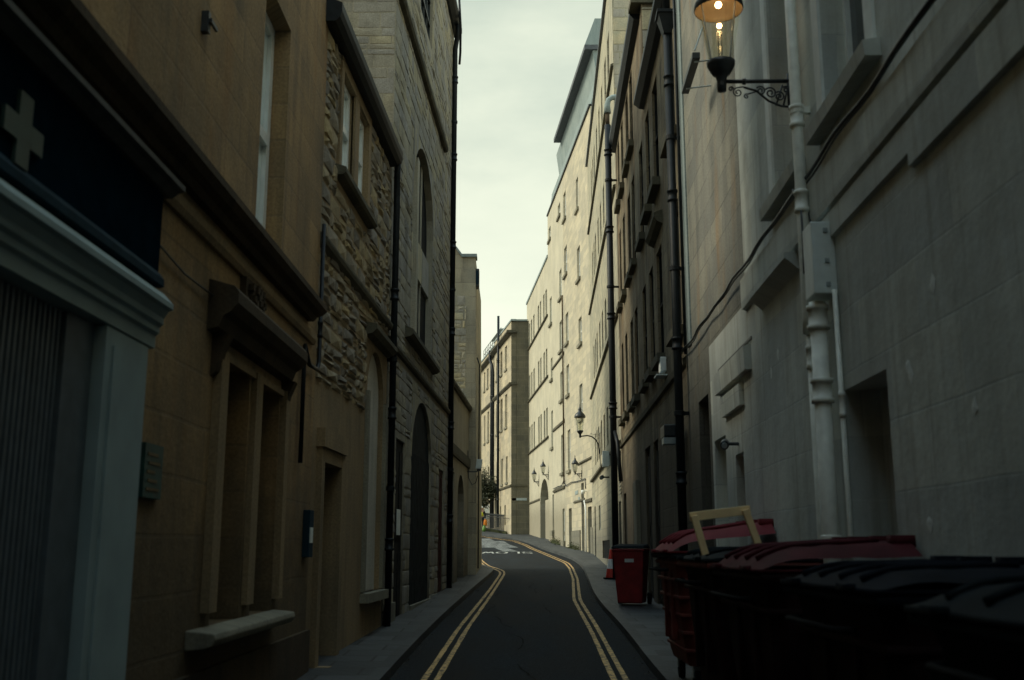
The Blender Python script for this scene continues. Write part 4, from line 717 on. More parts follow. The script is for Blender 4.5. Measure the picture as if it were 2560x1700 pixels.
m = MB(); m.tube([R.pt(14.5, 9.5, .14), R.pt(14.5, 12, .14)], .055, 12); m.build('upper_pipe', M['pipe'], t, True)
pipe_thing('drainpipe', 'slimmer dark pipe just right of the thick hopper drainpipe', [R.pt(14.25, 12, .06), R.pt(14.25, 4.2, .06)], .02, M['pipe'])
# ------------------------------------------------------------------ RIGHT 2a/2b: dark stained terrace
P2 = empty('stained_terrace_house', (2.55, 17, .4), 'dark soot-stained terrace with stacked sash windows, heavy sills and black eaves', 'building')
def wins(cols, rows, rv_=.1): return [(a, b, c, d_, {'r': rv_}) for (a, b) in cols for (c, d_) in rows]
wa = wins([(14.95, 15.75), (17.2, 18.0), (18.65, 19.3)], [(4.75, 6.7), (7.85, 9.82)])
ga = [(15.2, 16.1, .4, 3.1, {'r': .1}), (18.55, 19.35, .4, 3.47, {'r': .1})]
m = MB(); facade(m, R, 14.6, 19.5, -.3, 10.25, wa + ga); shell(m, R, 14.6, 19.5, -.3, 10.25, 5); m.build('wall', M['stained'], P2)
for q in wa: window(P2, R, *q[:4], rec=.045, fm='dark', gm='glassdim', bar=.05, rails=(.5,), sill=.12, sm='ledge', so_=.14)
for q in ga: door(P2, R, *q[:4], .06, 'dark')
MB().fprof(R, 14.6, 19.5, [(0, 10.15), (.10, 10.17), (.2, 10.26), (.2, 10.36), (0, 10.46)]).build('gutter', M['pipe'], P2)
MB().fprof(R, 14.6, 19.5, [(0, 4.10), (.05, 4.12), (.06, 4.2), (0, 4.25)]).build('string_course', M['ledge'], P2)
MB().fprof(R, 16.9, 18.4, [(0, 6.95), (.1, 7.0), (.15, 7.08), (.15, 7.14), (0, 7.2)]).build('window_hood', M['ledge'], P2)
P3 = empty('tall_stained_house', (2.75, 23.5, .5), 'taller stained house with three rows of narrow windows and block coping', 'building')
wb = wins([(20.0, 20.72), (21.9, 22.6), (23.05, 23.75), (24.65, 25.3), (25.95, 26.5)], [(4.75, 6.7), (7.72, 9.72)]) + wins([(21.9, 22.6), (23.05, 23.75), (24.65, 25.3), (25.95, 26.5)], [(10.45, 12.2)])
gb = [(19.95, 20.95, .5, 3.49, {'r': .1}), (23.3, 24.1, .5, 3.0, {'r': .1}), (26.0, 26.8, .5, 2.9, {'r': .1})]
m = MB(); facade(m, R, 19.5, 27.35, -.3, 12.45, wb + gb); shell(m, R, 19.5, 27.35, -.3, 12.45, 5); m.build('wall', M['stained'], P3)
for q in wb: window(P3, R, *q[:4], rec=.045, fm='dark', gm='glassdim', bar=.05, rails=(.5,), sill=.12, sm='ledge', so_=.12)
for q in gb: door(P3, R, *q[:4], .06, 'dark')
gx = FrX(19.5); m = MB(); blocks(m, gx, 2.64, 7, 10.3, 12.4, .36, .55, [], (.003, .01), gap=.012, soft=.008); m.build('block_facing', M['ashgrey'], P3)
m = MB(); m.box(2.42, 7.2, 19.42, 19.9, 12.45, 12.56); m.build('coping', M['ledge'], P3)
MB().fprof(R, 19.9, 27.35, [(0, 12.32), (.12, 12.34), (.2, 12.44), (.2, 12.56), (0, 12.62)]).build('gutter', M['pipe'], P3)
MB().fprof(R, 19.5, 27.35, [(0, 4.10), (.05, 4.12), (.06, 4.2), (0, 4.25)]).build('string_course', M['ledge'], P3)
m = MB(); m.fbox(R, 22.35, 23.1, .3, 2.97, 0, .08); m.build('door_jamb', M['sill'], P3)['label'] = 'pale stone doorway jamb'
t = pipe_thing('drainpipe', 'stout black soil pipe with a curved grey top standing off the far dark house', [R.pt(27.0, 13.0, .22), R.pt(27.0, gz(27) + .1, .22)], .085, M['pipe'], [R.pt(27.0, z, .22) for z in (5.2, 7.6, 10.0, 12.2)], [(R.pt(27.0, z, .22), .22) for z in (4.9, 8.4, 11.4)])
MB().tube([R.pt(27.0, 13.0, .22), R.pt(27.0, 13.35, .22)], .06, 12).build('coupling', M['tan_dark'], t, True)
MB().tube([R.pt(27.0, 13.35, .22), R.pt(27.0, 13.6, .22), R.pt(27.0, 13.75, .18), R.pt(27.0, 13.82, .08), R.pt(27.0, 13.84, -.1)], [.1, .08, .075, .075, .075], 12).build('bend', M['zinc'], t, True)
MB().tube([R.pt(27.05, 4.6, .2), R.pt(26.6, 4.2, .15), R.pt(26.4, 3.2, .1)], .05, 10).build('branch_pipe', M['pipe'], t, True)
al = empty('alarm_box', R.pt(17.1, 4.35), 'white burglar alarm box on the dark terrace wall', 'alarm box'); MB().fbox(R, 16.95, 17.25, 4.42, 4.66, 0, .1).build('casing', M['white'], al, bevel=.015); MB().fbox(R, 16.9, 17.3, 4.34, 4.36, 0, .18).build('shelf', M['boxwhite'], al)
fl2 = empty('floodlight', R.pt(14.9, 3.1), 'black floodlight unit clamped beside the thick hopper drainpipe', 'floodlight'); MB().fbox(R, 14.75, 15.25, 3.1, 3.28, .05, .33).build('housing', M['ironblack'], fl2, bevel=.02); MB().fbox(R, 14.74, 15.0, 3.0, 3.09, .16, .34).build('lens', M['metalgrey'], fl2)
# ------------------------------------------------------------------ RIGHT 3: pale modern ashlar
P4 = empty('pale_ashlar_block', (3.1, 36, .9), 'pale coursed ashlar block with ledges and slit windows behind the stout soil pipe', 'building')
cols = [(32.6, 33.3), (34.4, 35.1), (36.1, 36.8), (38.0, 38.65), (39.2, 39.8), (40.5, 41.1)]
w3 = wins(cols, [(4.75, 5.95), (8.15, 9.5), (12.0, 13.35), (15.6, 16.9)], .2) + wins([(29.0, 29.8), (30.6, 31.4)], [(8.15, 9.5), (12.0, 13.35), (15.6, 16.9)], .2)
g3 = [(37.9, 39.1, 2.2, 3.08, {'r': .15}), (41.5, 42.4, 1.0, 3.17, {'r': .2}), (33.0, 37.0, 1.2, 1.8, {'r': .2}), (27.85, 28.65, .5, 2.78, {'r': .25})]
m = MB(); facade(m, R, 27.35, 44.2, -.2, 18.3, w3 + g3); shell(m, R, 27.35, 44.2, -.2, 18.3, 7); m.build('wall', M['pale'], P4)
for q in w3: window(P4, R, *q[:4], rec=.13, fm='tansmooth', gm='glass', bar=.05, rails=(.33, .66))
window(P4, R, 37.9, 39.1, 2.2, 3.08, rec=.05, fm='doorpale', bar=.06, rails=()); door(P4, R, 41.5, 42.4, 1.0, 3.17, .15, 'dark'); door(P4, R, 27.85, 28.65, .5, 2.78, .2, 'dark')
m = MB(); [m.fbox(R, 33.0 + i * .4, 33.08 + i * .4, 1.2, 1.8, -.1, -.04) for i in range(10)]; m.fbox(R, 33, 37, 1.2, 1.8, -.22, -.2); m.build('basement_grille', M['ironblack'], P4)
for z, hh, oo in ((4.22, .14, .11), (7.7, .1, .08), (11.35, .1, .08), (14.95, .1, .08)): MB().fprof(R, 27.4, 43.6, [(0, z), (oo, z + .01), (oo, z + hh * .6), (0, z + hh)]).build('string_course', M['ledge'], P4)
MB().fprof(R, 27.35, 44.2, [(-.3, 18.3), (.09, 18.3), (.09, 18.42), (-.3, 18.45)]).build('coping', M['slate'], P4)
gx = FrX(27.35); m = MB(); blocks(m, gx, 2.88, 8, 12.5, 18.25, .34, .5, [], (.003, .01), gap=.014, soft=.008); m.build('gable_facing', M['gable'], P4)
lv = MB(); [lv.fprof(R, 27.5, 27.8, [(0, z), (.06, z - .04), (.06, z - .02), (0, z + .04)]) for z in [2.95 + i * .1 for i in range(12)]]; tag(lv.build('louvre_vent', M['ironblack'], loc=R.pt(27.6, 3)), 'black louvred vent on the wall behind the soil pipe', 'vent')
bx2 = MB(); bx2.fbox(R, 30.6, 31.0, 3.9, 4.35, .12, .3); bx2.fbox(R, 30.65, 30.95, 3.95, 4.3, 0, .12); tag(bx2.build('meter_box', M['boxwhite'], loc=R.pt(31, 3.9)), 'small pale box on the pale ashlar wall beside the soil pipe', 'box')
seccam('security_camera', (R.pt(31.2, 3.62, .32)), 'black bracketed floodlight camera on the pale ashlar wall', 1.3)
# ------------------------------------------------------------------ RIGHT 4/5: tall cream block round the bend
P5 = empty('cream_ashlar_block', (2.9, 48.5, 1.3), 'tall cream ashlar block with scattered windows under a grey zinc roof storey', 'building')
r4 = [(47.42, 48.15, 17.5, 19.08), (51.72, 52.6, 18.45, 19.9), (51.48, 52.5, 15.4, 16.88), (47.15, 48.05, 14.0, 15.58), (51.25, 52.2, 11.75, 13.3), (46.92, 47.85, 10.85, 12.1), (51.15, 52.1, 9.08, 10.6), (46.95, 47.85, 7.35, 8.95), (51.0, 51.9, 5.3, 7.3)]
d4 = [(50.78, 51.78, 1.0, 3.45), (46.9, 47.7, 1.0, 4.43), (44.85, 45.9, 1.0, 3.3)]
tp = lambda l, r=.18: [q + ({'r': r},) for q in l]
m = MB(); facade(m, R5, 43.6, 52.85, .2, 20.95, tp(r4) + tp(d4, .22)); shell(m, R5, 43.6, 52.85, .2, 20.95, 8); m.build('wall', M['cream2'], P5)
for q in r4: window(P5, R5, *q, rec=.1, fm='white', bar=.07, rails=(.5,), sill=.13, so_=.1)
for q in d4: door(P5, R5, *q, .18, 'dark')
m = MB(); m.fprof(R5, 44.2, 48.5, [(0, 5.30), (.07, 5.32), (.07, 5.38), (0, 5.43)]); m.fprof(R5, 46.6, 49.9, [(0, 3.62), (.05, 3.63), (.05, 3.68), (0, 3.74)]); m.fprof(R5, 44.5, 46.3, [(0, 3.5), (.08, 3.51), (.08, 3.6), (0, 3.66)]); m.build('string_course', M['ledge'], P5)
MB().fbox(R5, 48.0, 50.6, .5, 2.35, 0, .05).build('plinth', M['pale'], P5); MB().fbox(R5, 44.2, 44.75, .5, 2.4, 0, .09).build('plinth', M['pale'], P5)
P6 = empty('cream_rendered_block', (2.4, 56, 1.6), 'middle cream rendered block with white framed windows and a pale blue door', 'building')
r5 = [(53.88, 54.82, 19.3, 20.0), (58.08, 59.0, 19.25, 20.0), (53.58, 54.5, 14.65, 16.2), (53.72, 54.6, 11.8, 13.4), (57.82, 58.72, 14.15, 15.7), (57.68, 58.46, 10.9, 12.12), (53.65, 54.45, 9.15, 10.65), (57.65, 58.42, 7.05, 9.1), (53.55, 54.33, 5.35, 7.32), (57.5, 58.15, 2.5, 4.44)]
m = MB(); facade(m, R5, 52.85, 59.5, .4, 20.95, tp(r5) + [(53.3, 54.05, 1.2, 3.52, {'r': .15})]); shell(m, R5, 52.85, 59.5, .4, 20.95, 8); m.build('wall', M['cream'], P6)
for q in r5: window(P6, R5, *q, rec=.1, fm='white', bar=.07, rails=(.5,), sill=.13, so_=.1)
door(P6, R5, 53.3, 54.05, 1.2, 3.52, .1, 'doorpale')
m = MB(); m.fprof(R5, 52.9, 57.4, [(0, 4.50), (.08, 4.52), (.09, 4.6), (0, 4.68)]); m.fprof(R5, 52.9, 57.5, [(0, 7.84), (.07, 7.86), (.07, 7.94), (0, 8.05)]); m.fprof(R5, 52.9, 57.7, [(0, 11.34), (.07, 11.36), (.07, 11.44), (0, 11.55)]); m.build('string_course', M['ledge'], P6)
MB().fbox(R5, 57.4, 58.4, 2.2, 2.48, 0, .14).build('step_block', M['sill'], P6); MB().fbox(R5, 53.1, 54.2, 1.2, 1.9, .0, .1).build('step_block', M['sill'], P6)
pipe_thing('drainpipe', 'thin dark downpipe dividing the two tall cream blocks', [R5.pt(52.8, 14.5, .08), R5.pt(52.8, 4.7, .08)], .04, M['tan_dark'])
P7 = empty('cream_lower_block', (1.6, 65, 2), 'lower cream block at the bend with grouped slit windows and an arched entrance', 'building')
cs = [(69.65, 70.42), (68.32, 69.08), (66.88, 67.68), (64.2, 64.98), (63.05, 63.75), (61.25, 62.0), (60.05, 60.8)]
r6 = [(a, b, z0, z1) for (z0, z1) in ((15.05, 16.7), (11.45, 13.1), (7.92, 9.58)) for (a, b) in cs]
m = MB(); facade(m, R5, 59.5, 71.8, .6, 18.45, tp(r6) + [(59.95, 64.1, 1.2, 4.2, 5.57, {'r': .45})]); shell(m, R5, 59.5, 71.8, .6, 18.45, 8)
m.fbox(R5, 59.97, 63.2, 1.2, 4.35, -.44, -.2); m.build('wall', M['cream'], P7)
for q in r6: window(P7, R5, *q, rec=.12, fm='farfront', bar=.06, rails=(.5,))
for z in (14.92, 11.30, 7.76): MB().fprof(R5, 59.6, 71.7, [(0, z), (.10, z + .01), (.10, z + .08), (0, z + .13)]).build('sill_course', M['ledge'], P7)
m = MB(); m.fprof(R5, 64.3, 71.7, [(0, 4.40), (.05, 4.42), (.06, 4.48), (0, 4.55)]); m.build('string_course', M['ledge'], P7)
MB().fbox(R5, 59.95, 64.1, 1.2, 5.57, -.5, -.451).build('gate', M['dark'], P7)
MB().fprof(R5, 59.5, 71.85, [(-.3, 18.45), (.06, 18.45), (.06, 18.6), (-.3, 18.62)]).build('coping', M['zinc'], P7)
ds = MB(); ds.tube([R5.pt(71.4, 4.5, .06), R5.pt(71.4, 2.4, .06)], .07, 10); tag(ds.build('drainpipe', M['metalgrey'], smooth=True, loc=R5.pt(71.4, 2.4)), 'short grey galvanised pipe in the corner where the road bends', 'drainpipe')
# zinc roof storey
Z_ = empty('zinc_roof_storey', R5.pt(50, 20.95, -.5), 'grey zinc clad roof storey with a projecting flat roof on the cream blocks', 'roof storey')
m = MB(); m.fprof(R5, 43.6, 59.4, [(-4, 20.96), (.02, 20.96), (-.15, 21.5), (-.25, 22.2), (-.25, 22.3), (-4, 22.3)]); m.fprof(R5, 43.3, 56.0, [(-4, 22.3), (-.25, 22.3), (-.1, 23.5), (-4, 23.5)]); m.build('cladding', M['zinc'], Z_)
MB().fbox(R5, 43.2, 54.2, 23.5, 23.72, -5, .28).build('roof_edge', M['slate'], Z_); MB().fprof(R5, 43.2, 54.2, [(-5, 23.721), (.27, 23.721), (-.2, 25.0), (-5, 25.0)]).build('upper_cladding', M['zinc'], Z_)
MB().fprof(R5, 43.6, 59.45, [(-.2, 20.951), (.07, 20.951), (.07, 21.05), (-.2, 21.06)]).build('gutter', M['pipe'], Z_)
# wall lanterns on the cream blocks
def lantern(c, fr, u, label, s=1.0):
    x, y, z = c; wx_ = fr.pt(u, 0)[0]
    t = empty('wall_lantern', (wx_, y, z), label, 'street lamp', 'street lamps on wall brackets')
    MB().lathe((x, y, z), [(0, -.16 * s), (.03 * s, -.15 * s), (.03 * s, -.06 * s), (.07 * s, -.02 * s), (.08 * s, 0), (0, .001)], 12).build('base', M['ironblack'], t, True)
    MB().lathe((x, y, z), [(.075 * s, 0), (.135 * s, .36 * s)], 6).build('glass', M['clear'], t)
    MB().lathe((x, y, z), [(0, .345 * s), (.16 * s, .35 * s), (.17 * s, .37 * s), (.15 * s, .42 * s), (.09 * s, .52 * s), (.05 * s, .56 * s), (.055 * s, .60 * s), (.03 * s, .64 * s), (.012 * s, .68 * s), (.02 * s, .71 * s), (0, .8 * s)], 14).build('hood', M['ironblack'], t, True)
    m = MB()
    for k in range(6): a = k * pi / 3; m.tube([(x + .075 * s * cos(a), y + .075 * s * sin(a), z), (x + .135 * s * cos(a), y + .135 * s * sin(a), z + .36 * s)], .009 * s, 5)
    m.tube([(x, y, z), (x, y, z + .3 * s)], .012 * s, 5); m.build('cage', M['ironblack'], t)
    m = MB(); m.tube([(x, y, z - .1 * s), (wx_, y, z - .1 * s)], .018 * s, 8); m.tube([(wx_ - .02, y, z + .05), (wx_ - .02, y, z - .42 * s)], .015 * s, 6)
    m.tube([(x + .08, y, z - .12 * s), (x + (wx_ - x) * .5, y, z - .2 * s), (wx_ - .02, y, z - .4 * s)], .013 * s, 6)
    for k in (.35, .6, .8): m.tube(spiral(x + (wx_ - x) * k, y, z - (.1 + .13 * k) * s, .06 * s * (.6 + k * .5), 1.3, 1, 1, 14), .009 * s, 5)
    m.build('bracket', M['ironblack'], t, True); return t
lantern((1.37, 64.7, 5.68), R5, 64.7, 'smallest black lantern left of the far arched entrance', .98)
lantern((1.78, 59.85, 5.78), R5, 59.85, 'black lantern directly above the far arched entrance', .98)
lantern((2.86, 47.4, 4.95), R5, 47.4, 'black teardrop lantern on the cream ashlar wall near the black doors', .95)
# hooked swan-neck lamp on the pale block
hx = R.pt(37.2, 0)[0]
hl = bell_lantern((2.44, 37.2, 5.68), hx, 'unlit lamp on a curved swan-neck arm fixed to the pale ashlar block', False)
m = MB(); m.tube([(2.44, 37.2, 5.47), (2.7, 37.2, 5.5), (2.86, 37.2, 5.46), (3.0, 37.2, 5.35), (3.09, 37.2, 5.18), (3.12, 37.2, 4.9), (hx - .03, 37.2, 4.85)], .024, 8); m.tube([(hx - .02, 37.2, 5.6), (hx - .02, 37.2, 4.3)], .012, 6); m.tube(spiral(3.03, 37.2, 5.5, .07, 1.5, 0, 1, 16), .006, 5); m.tube(spiral(2.84, 37.2, 5.56, .035, 1.2, 0, 1, 12), .006, 5)
m.tube([(2.86, 37.2, 5.52), (3.0, 37.2, 5.56)], .005, 5); m.build('bracket', M['ironblack'], hl, True)
# cables and fittings on the cream wall
m = MB(); m.tube([R5.pt(57.3, 4.72, .05), R5.pt(55.5, 4.74, .05), R5.pt(54.0, 4.70, .05), R5.pt(52.9, 4.9, .07), R5.pt(52.5, 4.6, .05), R5.pt(50.5, 4.66, .05), R5.pt(48.5, 4.58, .05), R5.pt(46.2, 4.55, .05), R5.pt(46.1, 4.1, .05)], .022, 6); tag(m.build('wall_cable', M['ironblack'], loc=R5.pt(52, 4.6), smooth=True), 'black cable looping along the cream walls above the doors', 'cable')
dc = empty('dome_camera', R5.pt(46.0, 3.9, .2), 'white dome security camera with a white conduit on the cream ashlar wall', 'camera'); MB().lathe(R5.pt(46.0, 3.95, .18), [(0, -.1), (.07, -.07), (.09, 0), (.09, .08), (0, .1)], 14).build('dome', M['helmet'], dc, True); MB().tube([R5.pt(46.0, 4.0, 0), R5.pt(46.0, 4.0, .18)], .02, 6).build('arm', M['helmet'], dc)
cd = MB(); cd.tube([R5.pt(46.7, 3.55, .05), R5.pt(46.3, 3.6, .08), R5.pt(46.1, 3.2, .06), R5.pt(46.1, 1.36, .06)], .035, 8); tag(cd.build('conduit', M['white'], loc=R5.pt(46.1, 1.4), smooth=True), 'white conduit running down between two black doors', 'conduit')
for (u0, u1, z0, z1, lb) in ((48.6, 49.5, 4.0, 4.18, 'upper grey name plate on the cream ashlar wall'), (48.1, 48.5, 3.65, 3.85, 'lower small grey plate beneath the wider name plate')):
    tag(MB().fbox(R5, u0, u1, z0, z1, 0, .02).build('wall_plaque', M['zinc'], loc=R5.pt(u0, z0)), lb, 'sign', 'plates on the cream ashlar wall')
# ------------------------------------------------------------------ railings, tree, signs, people at the bend
rl = empty('iron_railing', (-1.2, 75, 2.5), 'black spear-topped iron railing in front of the far block', 'railing'); m = MB(); sp2 = MB()
def rp(t): return (-.55 - 1.75 * t, 72.0 + 6.5 * t)
for i in range(48):
    x, y = rp(i / 47); zb = gz(y) + .1; m.tube([(x, y, zb), (x, y, zb + 1.15)], .013, 5); sp2.lathe((x, y, zb + 1.15), [(.013, 0), (.035, .04), (.0, .17)], 5)
for h_ in (.2, 1.05):
    a = rp(0); b = rp(1); m.tube([(a[0], a[1], gz(a[1]) + .1 + h_), (b[0], b[1], gz(b[1]) + .1 + h_)], .02, 6)
m.tube([(-.55, 72, gz(72) + 1.15), (-.2, 71.2, gz(72) + 1.12)], .02, 6); m.build('bars', M['ironblack'], rl); sp2.build('spear_head', M['ironblack'], rl)
sb = empty('notice_board', (-1.7, 81.5, 3), 'white site board with a small green label behind the iron railing', 'sign'); MB().box(-2.15, -1.2, 81.5, 81.56, 3.75, 4.85).build('panel', M['helmet'], sb); MB().box(-1.62, -1.27, 81.49, 81.499, 4.3, 4.5).build('label', M['crossg'], sb)
m = MB(); [m.box(-1.58 + i * .15, -1.48 + i * .15, 81.484, 81.489, 4.35, 4.45) for i in (0, 1)]; m.build('lettering', M['helmet'], sb); m = MB(); m.box(-2.1, -2.04, 81.57, 81.63, 2.8, 4.8); m.box(-1.3, -1.24, 81.57, 81.63, 2.8, 4.8); m.build('post', M['metalgrey'], sb)
def leaves(mb, c, r, n, size, seed, flat=.7):
    g = random.Random(seed); cl = [(g.gauss(0, .45), g.gauss(0, .45), g.gauss(0, .4)) for _ in range(26)]
    for i in range(n):
        k = cl[i % len(cl)]; v = Vector((k[0] + g.gauss(0, .2), k[1] + g.gauss(0, .2), k[2] + g.gauss(0, .16)))
        if v.length > 1.25: continue
        p = Vector((c[0] + v.x * r[0], c[1] + v.y * r[1], c[2] + v.z * r[2])); a = Vector((g.uniform(-1, 1), g.uniform(-1, 1), g.uniform(-1, 1))).normalized(); b = a.orthogonal().normalized(); s = size * g.uniform(.6, 1.4)
        mb.poly([p - a * s, p - b * s * .4, p + a * s, p + b * s * .4])
tr_ = empty('tree', (-2.5, 78.5, 2.8), 'dark leafy tree overhanging the iron railing at the bend', 'tree'); m = MB(); m.tube([(-2.5, 78.5, 2.6), (-2.45, 78.3, 3.8), (-2.2, 77.8, 4.8), (-1.9, 77.2, 5.6)], [.1, .08, .06, .03], 8)
for k in range(6): m.tube([(-2.3, 78, 4.4), (-2.0 + k * .2, 77.2 + .1 * k, 5.0 + .3 * (k % 3))], [.04, .012], 6)
m.build('trunk', M['bark'], tr_, True); m = MB(); leaves(m, (-2.0, 77.3, 5.75), (1.15, 1.0, 1.7), 5200, .075, 3); leaves(m, (-1.15, 77.0, 5.8), (.7, .6, .6), 900, .065, 9); leaves(m, (-2.4, 77.3, 5.0), (.7, .7, 1.0), 1500, .07, 11); m.build('crown', M['leaf'], tr_)
gp = MB(); g = random.Random(4)
for i in range(900):
    t_ = g.random(); x, y = rp(t_ * .95); x += g.uniform(-.05, .35); y -= g.uniform(.0, .4); s = g.uniform(.03, .08); zb = gz(y) + .1 + g.uniform(0, .16)
    a = Vector((g.uniform(-1, 1), g.uniform(-1, 1), g.uniform(-1, 1))).normalized(); b = a.orthogonal(); p = Vector((x, y, zb)); gp.poly([p - a * s, p - b * s * .4, p + a * s, p + b * s * .4])
for i in range(1500):
    u = g.choice((g.uniform(48, 51), g.uniform(54.2, 57.8))); o = abs(g.gauss(0, .12)); p = Vector(R5.pt(u, gz(u) + .1 + abs(g.gauss(0, .12)), o)); s = g.uniform(.02, .05); a = Vector((g.uniform(-1, 1), g.uniform(-1, 1), g.uniform(-.2, 1))).normalized(); b = a.orthogonal(); gp.poly([p - a * s, p - b * s * .3, p + a * s, p + b * s * .3])
tag(gp.build('weeds', M['moss']), 'low weeds growing along the foot of the far walls and railing', 'weeds', kind='stuff')
def skin_obj(name, mat, verts, edges, radii, parent, sub=1):
    me = bpy.data.meshes.new(name); o = Vector(parent.location) if parent else Vector((0, 0, 0)); me.from_pydata([tuple(Vector(v) - o) for v in verts], edges, []); me.materials.append(mat)
    ob = bpy.data.objects.new(name, me); COL.objects.link(ob); ob.parent = parent; md = ob.modifiers.new('skin', 'SKIN')
    for i, r in enumerate(radii): me.skin_vertices[0].data[i].radius = (r, r) if not isinstance(r, tuple) else r
    me.skin_vertices[0].data[0].use_root = True; ss = ob.modifiers.new('sub', 'SUBSURF'); ss.levels = sub; ss.render_levels = sub
    for p in me.polygons: p.use_smooth = True
    return ob
def person(x, y, label, vest, face=1):
    z = gz(y) + .1; t = empty('person', (x, y, z), label, 'person', 'workers in hi-vis at the bend'); q = lambda a, b, c: (x + a, y + b * face, z + c)
    V = [q(0, 0, .95), q(0, 0, 1.2), q(0, 0, 1.42), q(0, 0, 1.52), q(0, -.02, 1.64), q(0, -.01, 1.74), q(-.10, 0, .90), q(-.11, -.02, .5), q(-.11, .03, .08), q(-.11, -.12, .05), q(.10, 0, .90), q(.11, -.04, .5), q(.12, .0, .08), q(.12, -.14, .05),
         q(-.19, 0, 1.40), q(-.26, .02, 1.13), q(-.2, -.18, 1.0), q(-.17, -.24, .97), q(.19, 0, 1.40), q(.26, .02, 1.13), q(.25, -.12, .9), q(.25, -.16, .83)]
    E_ = [(0, 1), (1, 2), (2, 3), (3, 4), (4, 5), (0, 6), (6, 7), (7, 8), (8, 9), (0, 10), (10, 11), (11, 12), (12, 13), (2, 14), (14, 15), (15, 16), (16, 17), (2, 18), (18, 19), (19, 20), (20, 21)]
    Rr = [.12, .125, .13, .055, .095, .08, .085, .06, .04, .03, .085, .06, .04, .03, .055, .042, .032, .03, .055, .042, .032, .03]
    body = skin_obj('body', M['skin'], V, E_, Rr, t, 2)
    skin_obj('trousers', M['cloth'], [V[0], V[6], V[7], V[8], V[10], V[11], V[12]], [(0, 1), (1, 2), (2, 3), (0, 4), (4, 5), (5, 6)], [.145, .1, .078, .06, .1, .078, .06], t, 2)
    skin_obj('jacket', M['cloth'], [q(0, 0, .98), V[1], V[2], V[14], V[15], V[16], V[18], V[19], V[20]], [(0, 1), (1, 2), (2, 3), (3, 4), (4, 5), (2, 6), (6, 7), (7, 8)], [.145, .148, .145, .07, .058, .045, .07, .058, .045], t, 2)
    skin_obj('hi_vis_vest', M[vest], [q(0, 0, 1.0), q(0, 0, 1.2), q(0, 0, 1.40)], [(0, 1), (1, 2)], [.165, .165, .155], t, 2)
    MB().lathe(q(0, -.01, 1.66), [(.135, 0), (.12, .012), (.112, .06), (.085, .12), (.0, .145)], 16).build('helmet', M['helmet'], t, True)
    MB().lathe(q(-.12, -.12, .0), [(0, 0), (.07, .0), (.06, .09), (0, .1)], 8).build('boot', M['rubber'], t, True); MB().lathe(q(.12, -.12, .0), [(0, 0), (.07, .0), (.06, .09), (0, .1)], 8).build('boot', M['rubber'], t, True)
    return t
person(-2.20, 76.3, 'person in dark clothes, yellow hi-vis vest and white helmet standing by the railing', 'yellow')
person(-2.66, 75.9, 'person half hidden behind the gable corner in a yellow hi-vis vest', 'yellow')
bg_ = empty('tool_bag', (-1.98, 76.1, 3.2), 'orange bag hung beside the helmeted worker on the railing', 'bag'); MB().lathe((-1.93, 76.2, 3.12), [(0, 0), (.1, .0), (.14, .12), (.12, .35), (.05, .46), (0, .47)], 10).build('sack', M['hiorange'], bg_, True); MB().tube([(-1.98, 76.2, 3.55), (-1.93, 76.2, 3.72), (-1.88, 76.2, 3.55)], .012, 6).build('handle', M['ironblack'], bg_)
gb_ = empty('traffic_sack', (-2.0, 75.5, gz(75.5) + .1), 'small lime green sack on the pavement at the worker feet', 'sack'); MB().lathe((-2.0, 75.6, gz(75.6) + .1), [(0, 0), (.12, .0), (.15, .15), (.1, .35), (.04, .42), (0, .43)], 10).build('sack', M['green'], gb_, True); MB().lathe((-2.0, 75.6, gz(75.6) + .5), [(.04, 0), (.06, .05), (0, .07)], 8).build('knot', M['green'], gb_, True)
# traffic cone
cz_ = gz(27) + .106; cn = empty('traffic_cone', (2.54, 27.2, cz_), 'red and white traffic cone beside the small wheeled bin', 'traffic cone')
MB().box(2.34, 2.74, 27.0, 27.4, cz_, cz_ + .04).build('base', M['rubber'], cn, bevel=.01); MB().lathe((2.54, 27.2, cz_ + .04), [(.15, 0), (.118, .22)], 18).build('lower_cone', M['conered'], cn, True); MB().lathe((2.54, 27.2, cz_ + .04), [(.118, .22), (.075, .46)], 18).build('reflective_band', M['reflwhite'], cn, True); MB().lathe((2.54, 27.2, cz_ + .04), [(.075, .46), (.035, .70), (.03, .71), (0, .71)], 18).build('tip', M['conered'], cn, True)
